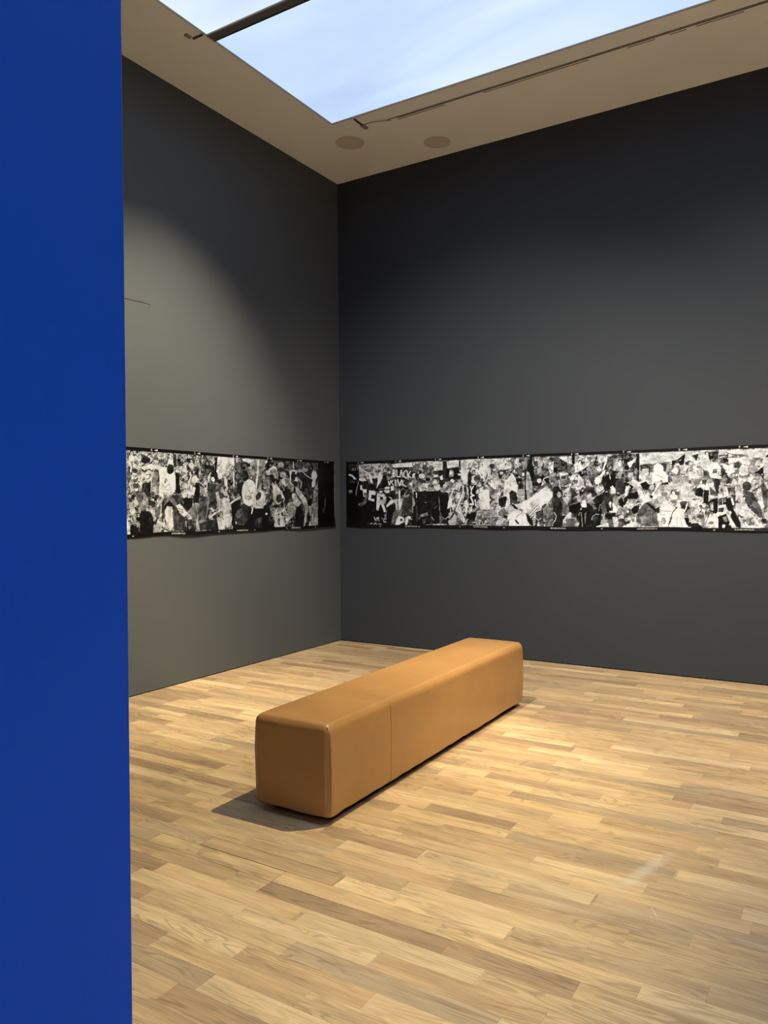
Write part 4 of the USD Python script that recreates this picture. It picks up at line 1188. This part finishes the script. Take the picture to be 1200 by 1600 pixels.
p 75 4156,368 4234,350 4302,205 4316,141 4278,140 4253,173 4195,232 4175,302
t 80 35 4165,346 4234,291 4292,183 4253,183 4185,259
l 190 5 4195,362 4215,359
l 200 5 4219,237 4227,235
l 200 5 4244,232 4251,226
l 40 8 4234,356 4273,387 4307,398
p 90 4293,419 4326,424 4350,365 4345,210 4316,205 4307,290
t 215 30 4263,355 4302,376 4312,290 4278,291
l 90 5 4278,334 4302,344
l 90 5 4278,318 4302,323
t 225 20 4273,285 4317,274 4321,215 4297,216
p 225 4288,451 4298,462 4295,408 4283,419
t 200 45 4225,431 4283,457 4278,398 4234,377
t 215 25 4101,260 4155,259 4234,189 4292,114 4331,50 4253,54 4165,151 4105,162
l 150 5 4145,211 4205,194 4244,162
l 60 6 4244,162 4278,119 4292,92
p 40 4135,156 4185,135 4150,113
p 205 4130,124 4234,162 4273,76 4263,49 4155,48
t 150 40 4155,118 4234,140 4253,76 4165,59
p 18 4076,227 4105,156 4140,102 4145,48 4115,53 4065,134
p 25 4302,130 4340,135 4331,87 4307,108
t 170 50 4302,194 4350,199 4350,130 4316,130
t 205 35 3746,312 3825,320 3846,233 3788,200 3746,217
l 60 7 3757,293 3815,295
p 60 3838,233 3837,227 3832,223 3825,221 3818,223 3813,227 3811,234 3813,240 3818,244 3825,246 3832,244 3837,240
t 130 50 3746,234 3778,228 3778,189 3746,183
t 190 50 3772,183 3851,217 3892,255 3903,244 3856,206 3974,117 3959,43 3856,45 3788,100
t 150 45 3788,167 3846,189 3871,72 3840,56
l 215 5 3851,206 3861,100
l 90 5 3903,183 3861,72
p 20 3882,267 3918,294 3964,305 3964,183 3944,167 3903,189
t 150 50 3898,261 3928,266 3928,189 3903,200
p 228 3954,156 4020,192 4028,181 3959,142
p 20 3964,139 4025,172 4085,47 3969,46
p 215 4030,167 4055,156 4110,47 4075,47
t 120 50 4000,139 4030,151 4045,96 4015,101
p 220 4023,63 4021,55 4016,49 4010,46 4003,48 3998,54 3996,63 3998,71 4003,77 4010,79 4016,77 4021,71
p 230 4069,80 4068,74 4065,70 4060,69 4056,70 4052,74 4051,80 4052,85 4056,89 4060,91 4065,89 4068,85
p 215 4070,178 4069,170 4065,164 4060,162 4055,164 4052,170 4050,178 4052,186 4055,192 4060,194 4065,192 4069,186
p 20 3746,83 3798,89 3850,42 3746,41
l 235 5 3746,99 3788,100
p 230 3746,127 3756,133 3751,105 3746,105
"""
PZ0, PZ1 = 1.290, 2.016


def inside(x, y, poly):
    c = np.zeros(x.shape, bool)
    j = len(poly) - 1
    for i in range(len(poly)):
        (x1, y1), (x2, y2) = poly[i], poly[j]
        if y1 != y2:
            c ^= ((y1 > y) != (y2 > y)) & (x < (x2 - x1) * (y - y1) / (y2 - y1) + x1)
        j = i
    return c


def near_line(x, y, pts, w):
    d = np.full(x.shape, 1e9)
    for (x1, y1), (x2, y2) in zip(pts[:-1], pts[1:]):
        dx, dy = x2 - x1, y2 - y1
        t = np.clip(((x - x1) * dx + (y - y1) * dy) / max(dx * dx + dy * dy, 1e-9), 0, 1)
        d = np.minimum(d, np.hypot(x - x1 - t * dx, y - y1 - t * dy))
    return d < w / 2


def photo_tones(s, z, art, seed):
    """Printed tone (0..255) at the print's grid points s, z (metres)."""
    S, Z = np.meshgrid(s, z, indexing='ij')
    x, y = S * 1000, Z * 1000 - 1270
    P3 = np.stack([S / .034, Z / .046, S * 0 + seed], -1)
    F = np.tanh(5.0 * (meshkit.fbm(P3, 3, seed) - .5)) * .75 + np.tanh(4 * (meshkit.fbm(P3 * 2.9, 2, seed + 9) - .5)) * .45
    big = meshkit.fbm(np.stack([S / .16, Z / .2, S * 0], -1), 2, seed + 3)
    rid = 1 - np.abs(meshkit.fbm(np.stack([S / .040, Z / .060, S * 0 + 5], -1), 2, seed + 21) - .5) * 2
    rid2 = 1 - np.abs(meshkit.fbm(np.stack([S / .026, Z / .034, S * 0 + 8], -1), 2, seed + 33) - .5) * 2
    F = F + .9 * np.clip((rid - .90) / .1, 0, 1) - .9 * np.clip((rid2 - .91) / .09, 0, 1)
    # figures of the crowd: hard-edged cells, tall and narrow, two sizes
    from scipy.spatial import cKDTree
    r_ = np.random.default_rng(seed)
    Q = np.stack([S.ravel() + .02 * (P3[..., 0].ravel() * 0 + F.ravel()), Z.ravel() * .62], 1)
    cells = []
    for pitch in (.024, .011):
        n_ = int((s[-1] - s[0]) * (z[-1] - z[0]) * .62 / pitch ** 2)
        c_ = np.stack([r_.uniform(s[0], s[-1], n_), r_.uniform(z[0], z[-1], n_) * .62], 1)
        cells.append(r_.uniform(-1, 1, n_)[cKDTree(c_).query(Q)[1]].reshape(S.shape))
    F = .30 * F + .62 * cells[0] + .50 * cells[1]
    out = 60 + 150 * big + 70 * F
    W1 = meshkit.fbm(np.stack([S / .055, Z / .055, S * 0], -1), 2, seed + 41) - .5
    W2 = meshkit.fbm(np.stack([S / .055, Z / .055, S * 0], -1), 2, seed + 47) - .5
    x, y = x + 4 * W1, y + 4 * W2
    soft = meshkit.fbm(np.stack([S / .07, Z / .09, S * 0], -1), 2, seed + 51) - .5
    for line in art.strip().splitlines():
        w = line.split()
        k, n = w[0], {'p': 2, 't': 3, 'l': 3}[w[0]]
        g = float(w[1])
        pts = np.array([[float(v) for v in q.split(',')] for q in w[n:]])
        m = (float(w[2]) if k == 'l' else 0) + 16
        i0, i1 = np.searchsorted(s * 1000, [pts[:, 0].min() - m, pts[:, 0].max() + m])
        j0, j1 = np.searchsorted(z * 1000 - 1270, [pts[:, 1].min() - m, pts[:, 1].max() + m])
        if i1 <= i0 or j1 <= j0:
            continue
        sl = (slice(i0, i1), slice(j0, j1))
        if k == 'l':
            out[sl][near_line(x[sl], y[sl], pts, float(w[2]))] = g
        else:
            ins = inside(x[sl], y[sl], pts)
            amp = float(w[2]) if k == 't' else 14.0
            if k == 'p' and 60 < g < 215:
                amp = 26.0
            sh_amp = 0 if g < 30 else 50
            out[sl][ins] = (g + amp * F[sl] + sh_amp * soft[sl])[ins]
            if k == 't' and amp >= 40 and g > 45:
                x0_, y0_ = pts.min(0)
                x1_, y1_ = pts.max(0)
                for _ in range(int((x1_ - x0_) * (y1_ - y0_) / 3800)):
                    hx, hy, rr = r_.uniform(x0_, x1_), r_.uniform(y0_, y1_), r_.uniform(11, 19)
                    tilt, lum = r_.uniform(-.3, .3), r_.uniform(.6, 1.3)
                    xx, yy = (x[sl] - hx) + tilt * (y[sl] - hy), y[sl] - hy
                    el = lambda ox, oy, a_, b_: ((xx - ox) / a_) ** 2 + ((yy - oy) / b_) ** 2 < 1
                    out[sl][el(0, -2.1 * rr, 1.7 * rr, 1.3 * rr) & ins] = (g - 75 * lum * r_.choice([1, 1, -1]))
                    out[sl][el(0, 0, rr, 1.35 * rr) & ins] = max(14, g - 95 * lum)
                    out[sl][el(.1 * rr, -.3 * rr, .72 * rr, .95 * rr) & ins] = min(245, g + 70 * lum)
                    out[sl][el(.1 * rr, -.2 * rr, .5 * rr, .12 * rr) & ins] = max(20, g - 60)
    out = out + np.where(out > 30, 20 * F, 5 * F)
    return 128 + 1.2 * (out - 124)


def make_print(axis, s0, s1, black_end, art, seed, label, names, numbers, dark, density):
    t = thing('photo_print', label, 'photograph', (0, 0, 0))
    step = .005
    s = np.linspace(s0, s1, int(round((s1 - s0) / step)) + 1)
    z = np.linspace(PZ0, PZ1, int(round((PZ1 - PZ0) / step)) + 1)
    tone = np.clip(photo_tones(s, z, art, seed), 6, 252)
    from scipy.ndimage import gaussian_filter
    tone = gaussian_filter(tone, .35)
    S, Z = np.meshgrid(s, z, indexing='ij')
    rebate = (Z < PZ0 + .026) | (Z > PZ1 - .027)
    tone[rebate] = 9
    for a, b in dark:
        tone[(S >= a) & (S <= b)] = 9
    lin = np.where(tone / 255 <= .04045, tone / 255 / 12.92, ((tone / 255 + .055) / 1.055) ** 2.4)
    ink = (lin[..., None] * np.array([.83, .885, .98]) * density).reshape(-1, 3)

    def off(S_, Z_):
        low = np.clip((PZ0 + .16 - Z_) / .16, 0, 1) ** 2
        n1 = meshkit.noise(np.stack([S_ * 2.6, S_ * 0, S_ * 0], -1), seed)
        return .006 + .016 * low * n1 + .004 * meshkit.noise(np.stack([S_ * 1.1, Z_ * 2, S_ * 0], -1), seed + 1)

    def edge(S_, Z_):
        f = np.clip((PZ0 + .10 - Z_) / .10, 0, 1)
        g = np.clip((Z_ - PZ1 + .10) / .10, 0, 1)
        return Z_ + f * .012 * (meshkit.noise(np.stack([S_ * 3.1, S_ * 0 + 4, S_ * 0], -1), seed + 2) - .5) + g * .005 * (meshkit.noise(np.stack([S_ * 1.7, S_ * 0 + 9, S_ * 0], -1), seed + 4) - .5)

    def place(S_, Z_, o):
        return np.stack([S_, -o, Z_], -1) if axis == 'x' else np.stack([o, S_, Z_], -1)

    V = place(S, edge(S, Z), off(S, Z)).reshape(-1, 3)
    n, m = S.shape
    i = (np.arange(n - 1)[:, None] * m + np.arange(m - 1)[None]).ravel()
    q = np.stack([i, i + m, i + m + 1, i + 1], 1)
    o = obj('image', (V, np.vstack([q[:, [0, 1, 2]], q[:, [0, 2, 3]]])), M_print, t, smooth=True)
    primvar(o, 'ink', ink, Sdf.ValueTypeNames.Color3fArray)
    # the sheet's cut edge and back
    sb, zb = s[::10], z[::8]
    if sb[-1] != s[-1]: sb = np.append(sb, s[-1])
    if zb[-1] != z[-1]: zb = np.append(zb, z[-1])
    SB, ZB = np.meshgrid(sb, zb, indexing='ij')
    VB = place(SB, edge(SB, ZB), off(SB, ZB) - .0035).reshape(-1, 3)
    VF = place(SB, edge(SB, ZB), off(SB, ZB) - .0003).reshape(-1, 3)
    n, m = SB.shape
    i = (np.arange(n - 1)[:, None] * m + np.arange(m - 1)[None]).ravel()
    q = np.stack([i + 1, i + m + 1, i + m, i], 1)
    ring = [k * m for k in range(n)] + [(n - 1) * m + k for k in range(1, m)] + [k * m + m - 1 for k in range(n - 2, -1, -1)] + [k for k in range(m - 2, 0, -1)]
    N = n * m
    sk = np.array([[ring[a], ring[(a + 1) % len(ring)], N + ring[(a + 1) % len(ring)], N + ring[a]] for a in range(len(ring))])
    F = np.vstack([q[:, [0, 1, 2]], q[:, [0, 2, 3]], sk[:, [0, 1, 2]], sk[:, [0, 2, 3]]])
    obj('backing_sheet', (np.vstack([VB, VF]), F), M_letter_black, t)

    def lettering(name, text, at, zc, h, mesh=None):
        tm = meshkit.text_mesh(text, h, .0004, bold=True) if mesh is None else mesh
        v = np.array(tm.vertices)
        S_, Z_ = v[:, 0] + at, v[:, 1] + zc
        o_ = obj(name, (place(S_, edge(S_, Z_), off(S_, Z_) + .0005 + v[:, 2]), np.array(tm.faces)), M_letter, o)
        return o_
    for at in names:
        lettering('film_name', 'ILFORD HP5 PLUS', at, PZ0 + .006, .0125)
    for k, (at, txt) in enumerate(numbers):
        lettering('film_number', txt, at, PZ1 - .0225, .019)
        tri = trimesh.creation.extrude_polygon(Polygon([(0, .009), (.040, 0), (.040, .018)]), .0004)
        lettering('film_arrow', '', at + .034, PZ1 - .0225, .018, tri)
        if at + .33 < s1:
            lettering('half_number', txt + 'A', at + .243 + .04, PZ0 + .006, .011)
    return t


M_letter_black = plain('print_back', (0.02, 0.02, 0.02), 0.7)
make_print('y', -3.60, -0.112, 0, ART_LEFT, 5, 'shorter black and white crowd panorama print on the left wall ending in a black frame', [-4.14 + .81 * k for k in (1, 2, 3, 4)],
           [(-3.221, '9'), (-2.734, '0'), (-2.245, '1'), (-1.753, '2'), (-1.262, '3'), (-.785, '4'), (-.301, '5')], [(-3.6, -3.5)], .62)
make_print('x', 0.095, 5.00, 0, ART_RIGHT, 8, 'long black and white protest crowd panorama print running along the right wall', [.045 + .81 * k for k in range(1, 6)],
           [(.250 + .4845 * k, str(k + 1)) for k in range(10)], [(.095, .106), (4.93, 5.0)], 0.78)

# ------------------------------------------------------------------ ceiling fittings
CT = H
for i, (x, y, r) in enumerate([(0.685, -0.753, .150), (1.422, -0.297, .142)]):
    t = thing('ceiling_speaker', ['flat round ceiling speaker nearer the corner of the luminous field', 'round ceiling speaker with a pale rim close to the right wall'][i], 'speaker', (x, y, CT))
    obj('rim', lathe([(r - .007, 0), (r - .007, -.003), (r - .003, -.005), (r, -.003), (r, 0), (r - .007, 0)]), M_ceiling, t, smooth=40)
    obj('grille', lathe([(0, -.003), (r * .5, -.0028), (r - .007, -.002), (r - .007, 0), (0, 0)]), M_grille, t, smooth=40)

t = thing('ceiling_slot', 'long narrow track slot in the ceiling border along the right wall', 'track', (0, 0, CT))
x0, x1, ys = 1.24, 7.8, -0.935
obj('flange', cat(box(x0, x1, ys + .0102, ys + .0222, -.004, 0), box(x0, x1, ys - .034, ys - .0222, -.004, 0)), M_ceiling, t)
obj('slot_line', cat(box(x0, x1, ys - .022, ys - .007, -.002, 0), box(x0 + .1, x1, ys + .001, ys + .010, -.002, 0)), M_slot, t)  # flat dark strips stand in for the shade inside the slot
for a, b in ((1.33, 1.82), (2.20, 3.13), (3.44, 3.65), (3.76, 3.88), (3.95, 4.28), (4.6, 5.3)):
    obj('cover_strip', box(a, b, ys + .0225, ys + .034, -.006, 0), M_brown, t)
t = thing('ceiling_bracket', 'short dark bracket bar beside the corner of the luminous field', 'bracket', (.988, -1.02, CT))
obj('bar', box(-.008, .008, -.11, .02, -.01, 0), M_dark_metal, t)
obj('foot', box(-.02, .02, .02, .10, -.012, 0), M_brown, t)
t = thing('ceiling_bracket', 'small dark bracket at the left end of the lighting track', 'bracket', (.69, -2.83, CT))
obj('bar', box(-.05, .05, -.006, .006, -.012, 0), M_dark_metal, t)
obj('foot', box(-.075, -.045, -.07, -.02, -.012, 0), M_brown, t)
pts = [(1.0 + .27 * s, -.99 + .07 * s - .035 * math.sin(s * math.pi * 1.0), -.004 - .006 * math.sin(s * math.pi)) for s in np.linspace(0, 1, 14)]
o = obj('cable', tube(np.array(pts) + [0, 0, CT], .0035), M_brown)
tag(o, 'thin loose cable curving across the ceiling between bracket and slot', 'cable')

# ------------------------------------------------------------------ unseen track spotlights above the frame, placed for the light they give
for i, (x, y, aim, power, half, soft, color, what) in enumerate(SPOTS):
    t = thing('track_spotlight', f'unseen black track spotlight placed to light {what}', 'spotlight', (x, y, H), group='unseen track spotlights')
    head = np.array([0, 0, -.16])
    dvec = np.array(aim) - (np.array([x, y, H]) + head)
    dvec /= np.linalg.norm(dvec)
    R = trimesh.geometry.align_vectors([0, 0, -1], dvec)
    body = lathe([(.0, .09), (.040, .09), (.045, .085), (.045, -.09), (.041, -.09), (.041, -.06), (0, -.06)], 32)
    body.apply_transform(R); body.apply_translation(head)
    hd = obj('head', body, M_dark_metal, t, smooth=40).GetPrim()
    obj('adapter', cat(box(-.05, .05, -.016, .016, -.035, -.005), trimesh.creation.cylinder(.009, .12, transform=trimesh.transformations.translation_matrix([0, 0, -.09]))), M_dark_metal, t)
    lens = trimesh.creation.cylinder(.040, .003); lens.apply_translation([0, 0, -.062]); lens.apply_transform(R); lens.apply_translation(head)
    obj('lens', lens, M_lamp, hd)
    lp = UsdLux.SphereLight.Define(stage, f'{t.GetPath()}/lamp')
    R4 = np.eye(4); R4[:3, :3] = R[:3, :3]
    pos = head + dvec * .10
    m = Gf.Matrix4d(*[float(v) for v in np.vstack([R4.T[:3], [*pos, 1]]).ravel()])
    lp.AddTransformOp().Set(m)
    lp.CreateRadiusAttr(.03)
    lp.CreateNormalizeAttr(True)
    lp.CreateIntensityAttr(power)
    lp.CreateColorAttr(Gf.Vec3f(*color))
    sh = UsdLux.ShapingAPI.Apply(lp.GetPrim())
    sh.CreateShapingConeAngleAttr(half)
    sh.CreateShapingConeSoftnessAttr(soft)
